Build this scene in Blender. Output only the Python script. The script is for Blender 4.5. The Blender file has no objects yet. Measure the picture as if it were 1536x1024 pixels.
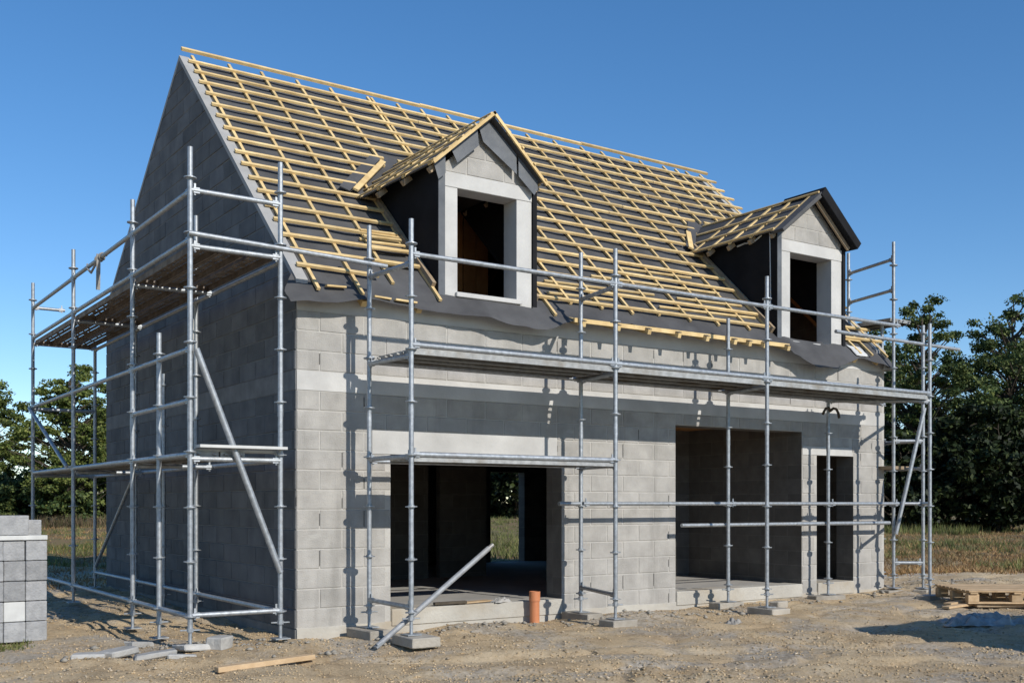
import bpy, math, random
import numpy as np
from mathutils import Vector, Matrix, noise as mnoise
R = math.radians
random.seed(7); rng = np.random.default_rng(7)
sc = bpy.context.scene; COL = sc.collection

# ---------------------------------------------------------------- materials
def nt(name):
    m = bpy.data.materials.new(name); m.use_nodes = True
    t = m.node_tree; b = t.nodes['Principled BSDF']
    return m, t, b
def N(t, kind, **kw):
    n = t.nodes.new(kind)
    for k, v in kw.items():
        if k.startswith('i_'): n.inputs[k[2:].replace('_', ' ')].default_value = v
        else: setattr(n, k, v)
    return n
def L(t, a, ao, b, bi): t.links.new(a.outputs[ao], b.inputs[bi])
def ramp(t, stops):
    r = t.nodes.new('ShaderNodeValToRGB'); e = r.color_ramp.elements
    while len(e) < len(stops): e.new(.5)
    for q, (p, c) in zip(e, stops): q.position = p; q.color = (*c, 1) if len(c) == 3 else c
    return r
def mixc(t, f, a, b, mode='MIX'):
    m = t.nodes.new('ShaderNodeMix'); m.data_type = 'RGBA'; m.blend_type = mode
    for i, v in ((0, f), (6, a), (7, b)):
        if hasattr(v, 'type') and hasattr(v, 'is_output'): t.links.new(v, m.inputs[i])
        elif i == 0: m.inputs[0].default_value = v
        else: m.inputs[i].default_value = (*v, 1)
    return m.outputs[2]
def simple(name, c1, c2, scale=8, rough=.8, metal=0, bump=0, bscale=60, rnd=0, island=0, stretch=(1, 1, 1), detail=5, spec=.4, dirt=None):
    m, t, b = nt(name)
    tc = N(t, 'ShaderNodeTexCoord'); mp = N(t, 'ShaderNodeMapping'); mp.inputs['Scale'].default_value = stretch
    L(t, tc, 'Object', mp, 'Vector')
    vec = mp.outputs[0]
    if rnd:
        oi = N(t, 'ShaderNodeObjectInfo'); mm = N(t, 'ShaderNodeVectorMath', operation='ADD'); ml = N(t, 'ShaderNodeMath', operation='MULTIPLY'); ml.inputs[1].default_value = 37
        L(t, oi, 'Random', ml, 0); t.links.new(mp.outputs[0], mm.inputs[0]); L(t, ml, 0, mm, 1); vec = mm.outputs[0]
    n = N(t, 'ShaderNodeTexNoise', i_Scale=scale, i_Detail=detail, i_Roughness=.6); t.links.new(vec, n.inputs['Vector'])
    r = ramp(t, [(.3, c1), (.7, c2)]); L(t, n, 'Fac', r, 0)
    col = r.outputs[0]
    if rnd:
        mr = N(t, 'ShaderNodeMapRange'); mr.inputs['To Min'].default_value = 1 - rnd; mr.inputs['To Max'].default_value = 1 + rnd
        L(t, oi, 'Random', mr, 'Value'); hv = N(t, 'ShaderNodeHueSaturation'); L(t, mr, 0, hv, 'Value'); t.links.new(col, hv.inputs['Color']); col = hv.outputs[0]
    if island:
        g = N(t, 'ShaderNodeNewGeometry'); mr = N(t, 'ShaderNodeMapRange'); mr.inputs['To Min'].default_value = 1 - island; mr.inputs['To Max'].default_value = 1 + island
        L(t, g, 'Random Per Island', mr, 'Value'); hv = N(t, 'ShaderNodeHueSaturation'); L(t, mr, 0, hv, 'Value'); t.links.new(col, hv.inputs['Color']); col = hv.outputs[0]
    if dirt:
        n3 = N(t, 'ShaderNodeTexNoise', i_Scale=dirt[1], i_Detail=4); L(t, tc, 'Object', n3, 'Vector')
        r3 = ramp(t, [(.5, (0, 0, 0)), (.72, (1, 1, 1))]); L(t, n3, 'Fac', r3, 0)
        mu = N(t, 'ShaderNodeMath', operation='MULTIPLY'); mu.inputs[1].default_value = dirt[2]; L(t, r3, 0, mu, 0)
        col = mixc(t, mu.outputs[0], col, dirt[0])
    t.links.new(col, b.inputs['Base Color'])
    b.inputs['Roughness'].default_value = rough; b.inputs['Metallic'].default_value = metal; b.inputs['Specular IOR Level'].default_value = spec
    if bump:
        n2 = N(t, 'ShaderNodeTexNoise', i_Scale=bscale, i_Detail=4); t.links.new(vec, n2.inputs['Vector'])
        bp = N(t, 'ShaderNodeBump'); bp.inputs['Strength'].default_value = bump; bp.inputs['Distance'].default_value = .01
        L(t, n2, 'Fac', bp, 'Height'); L(t, bp, 0, b, 'Normal')
    return m

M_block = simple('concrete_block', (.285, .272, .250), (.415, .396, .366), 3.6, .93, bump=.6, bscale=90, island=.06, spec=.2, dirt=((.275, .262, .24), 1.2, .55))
M_gblock = simple('gable_block', (.100, .102, .105), (.165, .165, .165), 3.0, .93, bump=.5, bscale=90, island=.16, spec=.15, dirt=((.19, .19, .195), .8, .4))  # darker copy of the front blocks; the gable's shade is put into its colour
M_joint = simple('open_joint', (.05, .048, .045), (.12, .115, .105), 9, .95)
M_gmortar = simple('shade_gable_mortar', (.15, .15, .148), (.22, .22, .215), 5, .95, bump=.5, bscale=50, spec=.15)  # mortar darkened the same way, to deepen shade on the gable
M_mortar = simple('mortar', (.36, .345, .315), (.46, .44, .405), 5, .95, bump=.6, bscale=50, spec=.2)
M_conc = simple('cast_concrete', (.43, .42, .40), (.54, .53, .505), 2.2, .9, bump=.25, bscale=40, spec=.25, dirt=((.30, .29, .275), 1.3, .5))
M_plinth = simple('plinth_render', (.36, .34, .30), (.47, .445, .39), 2.0, .95, bump=.7, bscale=25, spec=.2, dirt=((.33, .27, .19), 1.5, .7))
M_slab = simple('floor_concrete', (.30, .29, .27), (.42, .40, .37), 1.6, .9, bump=.3, bscale=30, spec=.2)
M_rake = simple('rake_mortar', (.29, .285, .27), (.38, .37, .355), 2.5, .95, bump=.4, bscale=30, spec=.2)
M_memb = simple('roof_membrane', (.050, .049, .050), (.088, .087, .088), 1.8, .72, bump=.25, bscale=9, spec=.3, dirt=((.13, .13, .13), 2.3, .35))
M_black = simple('bitumen_felt', (.010, .010, .011), (.018, .018, .020), 2.5, .85, bump=.2, bscale=12, spec=.12)
M_flap = simple('membrane_flap', (.060, .066, .075), (.12, .128, .138), 3.5, .5, bump=.3, bscale=12, spec=.4)
M_wood = simple('new_timber', (.52, .36, .16), (.70, .53, .27), 6, .72, bump=.2, bscale=40, rnd=.16, stretch=(1, 1, 1), spec=.25, dirt=((.36, .24, .11), 3, .4))
M_wood_old = simple('weathered_timber', (.26, .19, .12), (.40, .31, .21), 7, .85, bump=.3, bscale=40, rnd=.2, spec=.2)
M_wood_dark = simple('attic_timber', (.34, .15, .055), (.50, .26, .11), 3, .8, rnd=.2, bump=.2, spec=.2)
M_pallet = simple('pallet_timber', (.38, .26, .145), (.52, .38, .235), 9, .85, rnd=.2, bump=.3, bscale=50, spec=.2)
M_galv = simple('galvanised_steel', (.26, .28, .295), (.44, .465, .49), 22, .52, metal=.62, bump=.08, bscale=120, rnd=.06, dirt=((.30, .29, .28), 4, .35))
M_galv_dull = simple('dull_galvanised_steel', (.24, .25, .26), (.36, .37, .38), 18, .68, metal=.3, bump=.1, dirt=((.28, .25, .21), 3, .5))
M_deck = simple('steel_deck', (.26, .26, .25), (.42, .42, .41), 14, .55, metal=.5, bump=.1, rnd=.1, dirt=((.20, .16, .11), 3, .8))
M_deck_old = simple('rusty_deck', (.13, .10, .075), (.26, .22, .18), 9, .8, metal=.15, bump=.2, rnd=.15, dirt=((.09, .065, .045), 5, .8))
M_hut = simple('painted_steel', (.10, .16, .22), (.13, .19, .25), 4, .5)
M_pipe = simple('clay_orange_plastic', (.46, .165, .07), (.55, .22, .10), 3, .45, spec=.5, dirt=((.45, .28, .16), 4, .4))
M_wblock = simple('stacked_block', (.23, .232, .235), (.34, .34, .34), 12, .95, bump=1.0, bscale=45, rnd=.14, spec=.2)
M_white = simple('white_board', (.44, .44, .425), (.58, .58, .56), 6, .7, spec=.3)
M_pad = simple('dusty_block', (.27, .245, .205), (.40, .365, .31), 6, .95, bump=.8, bscale=50, rnd=.15, spec=.2)
M_rubble = simple('broken_concrete', (.30, .29, .27), (.46, .445, .415), 5, .95, bump=.8, bscale=30, rnd=.15, spec=.2)
M_plastic = simple('grey_plastic', (.16, .155, .15), (.40, .39, .38), 9, .4, spec=.6)
M_strap = simple('strap', (.20, .19, .17), (.34, .32, .29), 20, .9)
M_bark = simple('bark', (.045, .036, .026), (.10, .08, .058), 6, .95, bump=.8, bscale=20)

def weather(m):                 # rain streaks and cement smears of their own shape
    t = m.node_tree; b = t.nodes['Principled BSDF']; src = b.inputs['Base Color'].links[0].from_socket
    tc = N(t, 'ShaderNodeTexCoord')
    for sc3, lo, hi, col, amt in (((2.6, 2.6, .30), .54, .74, (.20, .192, .175), .55), ((1.6, 1.6, 5.5), .60, .72, (.47, .455, .42), .5)):
        mp = N(t, 'ShaderNodeMapping'); mp.inputs['Scale'].default_value = sc3; L(t, tc, 'Object', mp, 'Vector')
        n = N(t, 'ShaderNodeTexNoise', i_Scale=1.5, i_Detail=7, i_Roughness=.65); L(t, mp, 0, n, 'Vector')
        r = ramp(t, [(lo, (0, 0, 0)), (hi, (amt, amt, amt))]); L(t, n, 'Fac', r, 0)
        src = mixc(t, r.outputs[0], src, col)
    t.links.new(src, b.inputs['Base Color'])
weather(M_block); weather(M_mortar)
def brickcore():
    m, t, b = nt('shade_dark_blockwork')
    tc = N(t, 'ShaderNodeTexCoord'); sx = N(t, 'ShaderNodeSeparateXYZ'); L(t, tc, 'Object', sx, 0)
    ad = N(t, 'ShaderNodeMath', operation='ADD'); L(t, sx, 0, ad, 0); L(t, sx, 1, ad, 1)
    az = N(t, 'ShaderNodeMath', operation='ADD'); L(t, sx, 2, az, 0); az.inputs[1].default_value = -.13
    cb = N(t, 'ShaderNodeCombineXYZ'); L(t, ad, 0, cb, 0); L(t, az, 0, cb, 1)
    br = N(t, 'ShaderNodeTexBrick', offset=.5); L(t, cb, 0, br, 'Vector')
    for k, v in (('Scale', 1), ('Brick Width', .5), ('Row Height', .2), ('Mortar Size', .006), ('Mortar Smooth', .3)): br.inputs[k].default_value = v
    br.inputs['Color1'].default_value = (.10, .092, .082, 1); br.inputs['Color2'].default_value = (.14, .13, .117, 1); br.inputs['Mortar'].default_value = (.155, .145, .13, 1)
    n = N(t, 'ShaderNodeTexNoise', i_Scale=7, i_Detail=6); L(t, tc, 'Object', n, 'Vector')
    r = ramp(t, [(.3, (.8, .8, .8)), (.7, (1.1, 1.1, 1.1))]); L(t, n, 'Fac', r, 0)
    t.links.new(mixc(t, 1, br.outputs[0], r.outputs[0], 'MULTIPLY'), b.inputs['Base Color'])
    bp = N(t, 'ShaderNodeBump'); bp.inputs['Strength'].default_value = .5; bp.inputs['Distance'].default_value = .01; bp.invert = True
    L(t, br, 'Fac', bp, 'Height'); L(t, bp, 0, b, 'Normal'); b.inputs['Roughness'].default_value = .95
    return m
M_core = brickcore()  # block tone lowered to deepen the shade in rooms and reveals

def leafmat(name, stops, trans=.25):
    m, t, b = nt(name)
    g = N(t, 'ShaderNodeNewGeometry'); r = ramp(t, stops); L(t, g, 'Random Per Island', r, 0)
    tc = N(t, 'ShaderNodeTexCoord'); n = N(t, 'ShaderNodeTexNoise', i_Scale=.8, i_Detail=3); L(t, tc, 'Object', n, 'Vector')
    r2 = ramp(t, [(.3, (.6, .62, .6)), (.7, (1.3, 1.25, 1.1))]); L(t, n, 'Fac', r2, 0)
    col = mixc(t, 1, r.outputs[0], r2.outputs[0], 'MULTIPLY')
    t.links.new(col, b.inputs['Base Color']); b.inputs['Roughness'].default_value = .6; b.inputs['Specular IOR Level'].default_value = .25
    tr = N(t, 'ShaderNodeBsdfTranslucent'); t.links.new(col, tr.inputs[0])
    mx = N(t, 'ShaderNodeMixShader'); mx.inputs[0].default_value = trans
    L(t, b, 0, mx, 1); L(t, tr, 0, mx, 2); L(t, mx, 0, t.nodes['Material Output'], 0)
    return m
M_leaf = leafmat('green_leaves', [(0, (.045, .075, .018)), (.5, (.115, .155, .040)), (1, (.22, .24, .075))])
M_leaf_m = leafmat('mid_leaves', [(0, (.022, .044, .016)), (.5, (.072, .108, .036)), (1, (.17, .20, .066))], .2)
M_leaf_d = leafmat('shade_dark_leaves', [(0, (.006, .011, .004)), (.6, (.014, .024, .008)), (1, (.045, .062, .020))], .1)  # near-black colour carries the deep shade under the wood edge
M_grass = leafmat('grass_blades', [(0, (.08, .11, .03)), (.4, (.15, .17, .055)), (.8, (.24, .22, .10)), (1, (.12, .16, .045))], .25)
M_stub = leafmat('dead_stalks', [(0, (.20, .115, .055)), (.5, (.33, .20, .10)), (.85, (.43, .30, .16)), (1, (.24, .19, .08))], .15)
M_weed = leafmat('dry_weeds', [(0, (.10, .075, .05)), (.5, (.16, .115, .075)), (1, (.10, .11, .045))], .2)
M_clod = simple('clods', (.30, .24, .165), (.46, .385, .285), 3, .97, bump=.8, bscale=50, island=.35, spec=.15)

# ---------------------------------------------------------------- mesh builder
M_clod2 = simple('earth_clods', (.36, .265, .155), (.53, .41, .26), 2, .97, island=.35, spec=.1)
class MB:
    def __init__(s): s.v = []; s.f = []; s.m = []
    def add(s, vs, fs, mi=0):
        o = len(s.v); s.v += [tuple(p) for p in vs]; s.f += [tuple(i + o for i in q) for q in fs]; s.m += [mi] * len(fs); return s
    def box(s, a, b, mi=0):
        (x0, y0, z0), (x1, y1, z1) = a, b
        return s.add([(x0, y0, z0), (x1, y0, z0), (x1, y1, z0), (x0, y1, z0), (x0, y0, z1), (x1, y0, z1), (x1, y1, z1), (x0, y1, z1)],
                     [(0, 3, 2, 1), (4, 5, 6, 7), (0, 1, 5, 4), (1, 2, 6, 5), (2, 3, 7, 6), (3, 0, 4, 7)], mi)
    def bar(s, p, q, w, h, up=(0, 0, 1), mi=0, taper=1):
        p, q = Vector(p), Vector(q); d = (q - p).normalized(); up = Vector(up)
        sd = d.cross(up).normalized(); u = sd.cross(d).normalized()
        vs = []
        for c, k in ((p, 1), (q, taper)):
            for a, b in ((-1, -1), (1, -1), (1, 1), (-1, 1)): vs.append(c + sd * a * w / 2 * k + u * b * h / 2 * k)
        return s.add(vs, [(0, 1, 2, 3), (7, 6, 5, 4), (0, 4, 5, 1), (1, 5, 6, 2), (2, 6, 7, 3), (3, 7, 4, 0)], mi)
    def tube(s, p, q, r, n=12, r2=None, mi=0, cap=True):
        p, q = Vector(p), Vector(q); d = (q - p).normalized()
        a = Vector((1, 0, 0)) if abs(d.x) < .8 else Vector((0, 1, 0))
        e1 = d.cross(a).normalized(); e2 = d.cross(e1); r2 = r if r2 is None else r2
        vs = []
        for c, rr in ((p, r), (q, r2)):
            for i in range(n):
                t = 2 * math.pi * i / n; vs.append(c + e1 * math.cos(t) * rr + e2 * math.sin(t) * rr)
        fs = [(i, i + n, (i + 1) % n + n, (i + 1) % n) for i in range(n)]
        if cap: fs += [tuple(range(n)), tuple(range(2 * n - 1, n - 1, -1))]
        return s.add(vs, fs, mi)
    def pipe(s, pts, r, n=8, mi=0):
        pts = [Vector(p) for p in pts]; rs = r if isinstance(r, (list, tuple)) else [r] * len(pts)
        vs = []; d0 = None
        for i, p in enumerate(pts):
            d = (pts[min(i + 1, len(pts) - 1)] - pts[max(i - 1, 0)]).normalized()
            if d0 is None:
                a = Vector((1, 0, 0)) if abs(d.x) < .8 else Vector((0, 1, 0)); e1 = d.cross(a).normalized()
            else: e1 = (e1 - d * e1.dot(d)).normalized()
            d0 = d; e2 = d.cross(e1)
            for k in range(n):
                t = 2 * math.pi * k / n; vs.append(p + (e1 * math.cos(t) + e2 * math.sin(t)) * rs[i])
        fs = [(i * n + k, (i + 1) * n + k, (i + 1) * n + (k + 1) % n, i * n + (k + 1) % n) for i in range(len(pts) - 1) for k in range(n)]
        fs += [tuple(range(n)), tuple(range(len(vs) - 1, len(vs) - n - 1, -1))]
        return s.add(vs, fs, mi)
    def prism(s, poly, off, mi=0):
        n = len(poly); P = [Vector(p) for p in poly]; Q = [p + Vector(off) for p in P]
        return s.add(P + Q, [tuple(range(n)), tuple(range(2 * n - 1, n - 1, -1))] + [(i, i + n, (i + 1) % n + n, (i + 1) % n) for i in range(n)], mi)
    def build(s, name, mats, parent=None, smooth=False, bevel=0, fix=True):
        me = bpy.data.meshes.new(name); root = Vector((0, 0, 0)) if parent is None else ROOT.get(parent, Vector((0, 0, 0)))
        me.from_pydata([tuple(Vector(p) - root) for p in s.v], [], s.f)
        mats = mats if isinstance(mats, (list, tuple)) else [mats]
        for m in mats: me.materials.append(m)
        me.polygons.foreach_set('material_index', s.m)
        if fix:
            import bmesh
            bm = bmesh.new(); bm.from_mesh(me); bmesh.ops.recalc_face_normals(bm, faces=bm.faces); bm.to_mesh(me); bm.free()
        if smooth:
            me.polygons.foreach_set('use_smooth', [True] * len(me.polygons)); me.set_sharp_from_angle(angle=R(40))
        o = bpy.data.objects.new(name, me); COL.objects.link(o)
        if parent is not None: o.parent = parent; ROOT[o] = root
        if bevel:
            b = o.modifiers.new('bevel', 'BEVEL'); b.width = bevel; b.segments = 1; b.limit_method = 'ANGLE'
        return o
ROOT = {}
def tag(o, label=None, cat=None, group=None, kind=None):
    for k, v in (('label', label), ('category', cat), ('group', group), ('kind', kind)):
        if v: o[k] = v
    return o
def thing(name, loc, label, cat, group=None):
    o = bpy.data.objects.new(name, None); o.location = loc; o.empty_display_size = .2; COL.objects.link(o); ROOT[o] = Vector(loc)
    return tag(o, label, cat, group)
def np_mesh(name, V, F, mat, parent=None, smooth=False):
    me = bpy.data.meshes.new(name); V = np.asarray(V, np.float32); F = np.asarray(F, np.int32); k = F.shape[1]
    me.vertices.add(len(V)); me.vertices.foreach_set('co', V.ravel())
    me.loops.add(F.size); me.loops.foreach_set('vertex_index', F.ravel())
    me.polygons.add(len(F)); me.polygons.foreach_set('loop_start', np.arange(0, F.size, k, dtype=np.int32))
    me.update(calc_edges=True); me.validate(); me.materials.append(mat)
    if smooth: me.polygons.foreach_set('use_smooth', [True] * len(me.polygons))
    o = bpy.data.objects.new(name, me); COL.objects.link(o)
    if parent: o.parent = parent; ROOT[o] = ROOT[parent]
    return o

# ---------------------------------------------------------------- frame of reference
CAM = Vector((-4.336, -10.176, 1.39)); FW = Vector((.5640, .8258)); RT = Vector((.8258, -.5640))
def fwd(x, y): return (x - CAM.x) * FW.x + (y - CAM.y) * FW.y
def at(f, l):                              # distance ahead of / beside the point the photo was taken from -> ground plan
    return CAM.x + FW.x * f + RT.x * l, CAM.y + FW.y * f + RT.y * l
def vnoise(x, y, sc_, seed=0):
    x = np.asarray(x) * sc_ + seed * 13.7; y = np.asarray(y) * sc_ + seed * 7.3
    xi = np.floor(x).astype(np.int64); yi = np.floor(y).astype(np.int64); fx = x - xi; fy = y - yi
    fx = fx * fx * (3 - 2 * fx); fy = fy * fy * (3 - 2 * fy)
    def h(a, b):
        n = (a * 374761393 + b * 668265263 + seed * 1442695) & 0x7fffffff
        n = ((n ^ (n >> 13)) * 1274126177) & 0x7fffffff
        return ((n ^ (n >> 16)) & 0xffff) / 65535.
    return (h(xi, yi) * (1 - fx) + h(xi + 1, yi) * fx) * (1 - fy) + (h(xi, yi + 1) * (1 - fx) + h(xi + 1, yi + 1) * fx) * fy
def ground_z(x, y):
    x = np.asarray(x, float); y = np.asarray(y, float)
    d = (x - CAM.x) * FW.x + (y - CAM.y) * FW.y
    z = .012 * np.clip(d - 8, -6, 75)
    z = z + .05 * np.exp(-(((x + .5) / .9) ** 2 + ((y + .35) / .5) ** 2)) + .05 * np.exp(-(((x + 1.6) / .7) ** 2 + ((y - .2) / .35) ** 2))
    z = z + .06 * np.exp(-(((x - 3.9) / .7) ** 2 + ((y + .55) / .3) ** 2)) + .05 * np.exp(-(((x - 1.8) / .9) ** 2 + ((y + .45) / .25) ** 2)) + .05 * np.exp(-(((x - 6.3) / .9) ** 2 + ((y + .45) / .25) ** 2))
    near = np.clip(1.3 - d / 40, .35, 1)
    rough = .07 * (vnoise(x, y, .8, 1) - .5) + .05 * (vnoise(x, y, 2.1, 2) - .5)
    patch = np.clip(vnoise(x, y, .9, 5) * 2.2 - .75, .15, 1)
    rough = rough + patch * (.055 * (vnoise(x, y, 4.5, 3) - .5) + .055 * (np.abs(vnoise(x, y, 9.5, 4) - .5) - .2))
    r3 = np.abs(vnoise(x + .3 * y, y - .2 * x, 1.6, 9) - .5)
    z = z + near * (rough - .03 * np.exp(-(r3 / .05) ** 2))
    l = (x - CAM.x) * RT.x + (y - CAM.y) * RT.y
    for c0 in (8.75, 9.75): z = z - .028 * np.exp(-((d - c0 - .10 * l - .25 * np.sin(l * .5)) / .10) ** 2) + .018 * np.exp(-((d - c0 - .22 - .10 * l - .25 * np.sin(l * .5)) / .10) ** 2)
    z = z + .10 * np.exp(-(((x - 10.6) / 1.3) ** 2 + ((y + .2) / .6) ** 2)) * (.4 + vnoise(x, y, 2.6, 14))
    far = np.clip((d - 17) / 6, 0, 1)
    return z + far * .16 * (vnoise(x, y, .35, 6) - .5) + far * .14 * (vnoise(x, y, 1.7, 7) - .5)
def gz(x, y): return float(ground_z(x, y))

# ---------------------------------------------------------------- ground
def lines(a, b, fine0, fine1, d, grow=1.13, mx=14):
    v = list(np.arange(fine0, fine1 + 1e-6, d)); s = d
    while v[-1] < b: s = min(s * grow, mx); v.append(v[-1] + s)
    s = d; w = [v[0]]
    while w[-1] > a: s = min(s * grow, mx); w.append(w[-1] - s)
    return np.array(w[::-1][:-1] + v)
gx = lines(-150, 330, -4.5, 12, .045, 1.06, 14); gy = lines(-70, 330, -4.6, 9.5, .05, 1.06, 14)
X, Y = np.meshgrid(gx, gy); Z = ground_z(X, Y)
inside = (X > .12) & (X < 9.18) & (Y > .12) & (Y < 7.3); Z = np.where(inside, -.45, Z)
nx, ny = len(gx), len(gy); I = np.arange(nx * ny).reshape(ny, nx)
F = np.stack([I[:-1, :-1].ravel(), I[:-1, 1:].ravel(), I[1:, 1:].ravel(), I[1:, :-1].ravel()], 1)
def groundmat():
    m, t, b = nt('site_ground')
    tc = N(t, 'ShaderNodeTexCoord')
    def nz(s, d=6, ro=.6, dist=0):
        n = N(t, 'ShaderNodeTexNoise', i_Scale=s, i_Detail=d, i_Roughness=ro, i_Distortion=dist); L(t, tc, 'Object', n, 'Vector'); return n
    def rr(n, stops): r = ramp(t, stops); L(t, n, 'Fac', r, 0); return r.outputs[0]
    dirt = rr(nz(1.3, 8), [(.28, (.42, .30, .175)), (.5, (.57, .435, .27)), (.72, (.69, .555, .37))])
    grey = rr(nz(22, 5), [(.3, (.30, .265, .215)), (.7, (.60, .54, .455))])
    mk = rr(nz(.75, 6, .68, .4), [(.49, (0, 0, 0)), (.61, (.85, .85, .85))])
    c = mixc(t, mk, dirt, grey)
    blot = rr(nz(5.5, 7, .75), [(.3, (.66, .63, .6)), (.5, (1, 1, 1)), (.75, (1.08, 1.07, 1.06))]); c = mixc(t, 1, c, blot, 'MULTIPLY')
    fine = rr(nz(45, 4, .7), [(.25, (.72, .69, .66)), (.5, (1, 1, 1)), (.8, (1.12, 1.11, 1.10))])
    c = mixc(t, 1, c, fine, 'MULTIPLY')
    field = rr(nz(.9, 9, .7), [(.3, (.10, .07, .04)), (.45, (.22, .155, .085)), (.58, (.15, .14, .055)), (.75, (.30, .22, .13))])
    sx = N(t, 'ShaderNodeSeparateXYZ'); L(t, tc, 'Object', sx, 0)
    a = N(t, 'ShaderNodeMath', operation='MULTIPLY'); a.inputs[1].default_value = FW.x; L(t, sx, 0, a, 0)
    b2 = N(t, 'ShaderNodeMath', operation='MULTIPLY_ADD'); b2.inputs[1].default_value = FW.y; L(t, sx, 1, b2, 0); L(t, a, 0, b2, 2)
    b3 = N(t, 'ShaderNodeMath', operation='MULTIPLY_ADD'); b3.inputs[1].default_value = 5.0; L(t, nz(.35, 4), 0, b3, 0); L(t, b2, 0, b3, 2)
    mr = N(t, 'ShaderNodeMapRange'); off = FW.x * CAM.x + FW.y * CAM.y
    mr.inputs['From Min'].default_value = 19 + off + 2.5; mr.inputs['From Max'].default_value = 23 + off + 2.5; L(t, b3, 0, mr, 0)
    c = mixc(t, mr.outputs[0], c, field)
    t.links.new(c, b.inputs['Base Color']); b.inputs['Roughness'].default_value = .97; b.inputs['Specular IOR Level'].default_value = .15
    bp = N(t, 'ShaderNodeBump'); bp.inputs['Strength'].default_value = .9; bp.inputs['Distance'].default_value = .03
    n = nz(38, 7, .8); L(t, n, 'Fac', bp, 'Height'); L(t, bp, 0, b, 'Normal')
    return m
g = np_mesh('ground', np.stack([X.ravel(), Y.ravel(), Z.ravel()], 1), F, groundmat(), smooth=True); tag(g, kind='structure')

# loose stones and clods
def stones(n, sampler, smin, smax, name, mat):
    ico = [(0, 0, 1), (.9, 0, .3), (.25, .85, .35), (-.75, .5, .25), (-.7, -.55, .3), (.3, -.85, .3), (0, 0, -.5)]
    fc = [(0, 1, 2), (0, 2, 3), (0, 3, 4), (0, 4, 5), (0, 5, 1), (6, 2, 1), (6, 3, 2), (6, 4, 3), (6, 5, 4), (6, 1, 5)]
    base = np.array(ico); P = sampler(n); s = smin + (smax - smin) * rng.random(n) ** 3.2
    th = rng.random(n) * 6.283; V = np.repeat(base[None], n, 0) * (1 + .35 * (rng.random((n, 7, 3)) - .5))
    V *= s[:, None, None] * (np.array([1, 1, .65]) * (.7 + .6 * rng.random((n, 3))))[:, None, :]
    c, q = np.cos(th)[:, None], np.sin(th)[:, None]
    V = np.stack([V[..., 0] * c - V[..., 1] * q, V[..., 0] * q + V[..., 1] * c, V[..., 2]], -1)
    V[..., 0] += P[:, 0:1]; V[..., 1] += P[:, 1:2]; V[..., 2] += ground_z(P[:, 0], P[:, 1])[:, None] + .1 * s[:, None]
    Fs = (np.array(fc)[None] + (np.arange(n) * 7)[:, None, None]).reshape(-1, 3)
    return np_mesh(name, V.reshape(-1, 3), Fs, mat)
def s_near(n):
    out = []
    while len(out) < n:
        f = 7.6 + 12 * rng.random() ** 1.4; l = (rng.random() * 1.06 - .53) * f * .98; x, y = at(f, l)
        if -.03 < x < 9.33 and -.03 < y < 7.5: continue
        if vnoise(x, y, .9, 5) < .25 + .5 * rng.random(): continue
        out.append((x, y))
    return np.array(out)
def s_all(n):
    out = []
    while len(out) < n:
        f = 7.6 + 11 * rng.random() ** 1.5; l = (rng.random() * 1.06 - .53) * f * .98; x, y = at(f, l)
        if -.03 < x < 9.33 and -.03 < y < 7.5: continue
        if vnoise(x, y, 1.7, 15) < .7 * rng.random(): continue
        out.append((x, y))
    return np.array(out)
o = stones(7000, s_near, .004, .024, 'gravel', M_clod); tag(o, 'loose grey gravel scattered over the trampled earth', 'gravel', kind='stuff')
o = stones(34000, s_all, .004, .017, 'clods', M_clod2); tag(o, 'small tan clods of earth scattered all over the site', 'clods', kind='stuff')

def s_heaps(n):
    out = []; H_ = [(-1.5, -.05, .45, .22, 3), (-.6, -.35, .35, .15, 2), (1.9, -.42, .8, .12, 2), (3.9, -.6, .6, .2, 2), (6.4, -.5, .9, .15, 2), (9.9, -.3, .7, .25, 3), (5.2, -.9, .5, .2, 1), (.2, -.9, .5, .25, 1.5)]
    w = np.array([h[4] for h in H_]); w = w / w.sum()
    while len(out) < n:
        h = H_[rng.choice(len(H_), p=w)]; x = h[0] + rng.normal() * h[2]; y = h[1] + rng.normal() * h[3]
        if -.03 < x < 9.33 and -.03 < y < 7.5: continue
        out.append((x, y))
    return np.array(out)
o = stones(900, s_heaps, .006, .048, 'rubble', M_pad); tag(o, 'broken stone and mortar rubble heaped along the foot of the walls', 'rubble', kind='stuff')

# ---------------------------------------------------------------- house
H = thing('house', (0, 0, 0), 'grey concrete block house shell under construction with battened pitched roof and two dormers', 'house')
LX, DY = 9.3, 7.42; K, Z0, YR, ZR = .932, 3.643, 3.73, 7.12
def rz(y): return Z0 + K * y
def sub(rects, h):
    out = []
    for (a, b, c, d) in rects:
        e, f, g_, k = h
        if e >= b or f <= a or g_ >= d or k <= c: out.append((a, b, c, d)); continue
        if e > a: out.append((a, e, c, d))
        if f < b: out.append((f, b, c, d))
        lo, hi = max(a, e), min(b, f)
        if g_ > c: out.append((lo, hi, c, g_))
        if k < d: out.append((lo, hi, k, d))
    return out
def clip(poly, a, b):      # keep the left of a->b
    out = []
    def sd(p): return (b[0] - a[0]) * (p[1] - a[1]) - (b[1] - a[1]) * (p[0] - a[0])
    for i in range(len(poly)):
        p, q = poly[i], poly[(i + 1) % len(poly)]; s, t = sd(p), sd(q)
        if s >= 0: out.append(p)
        if (s > 0 > t) or (s < 0 < t): k = s / (s - t); out.append((p[0] + (q[0] - p[0]) * k, p[1] + (q[1] - p[1]) * k))
    return out
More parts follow.
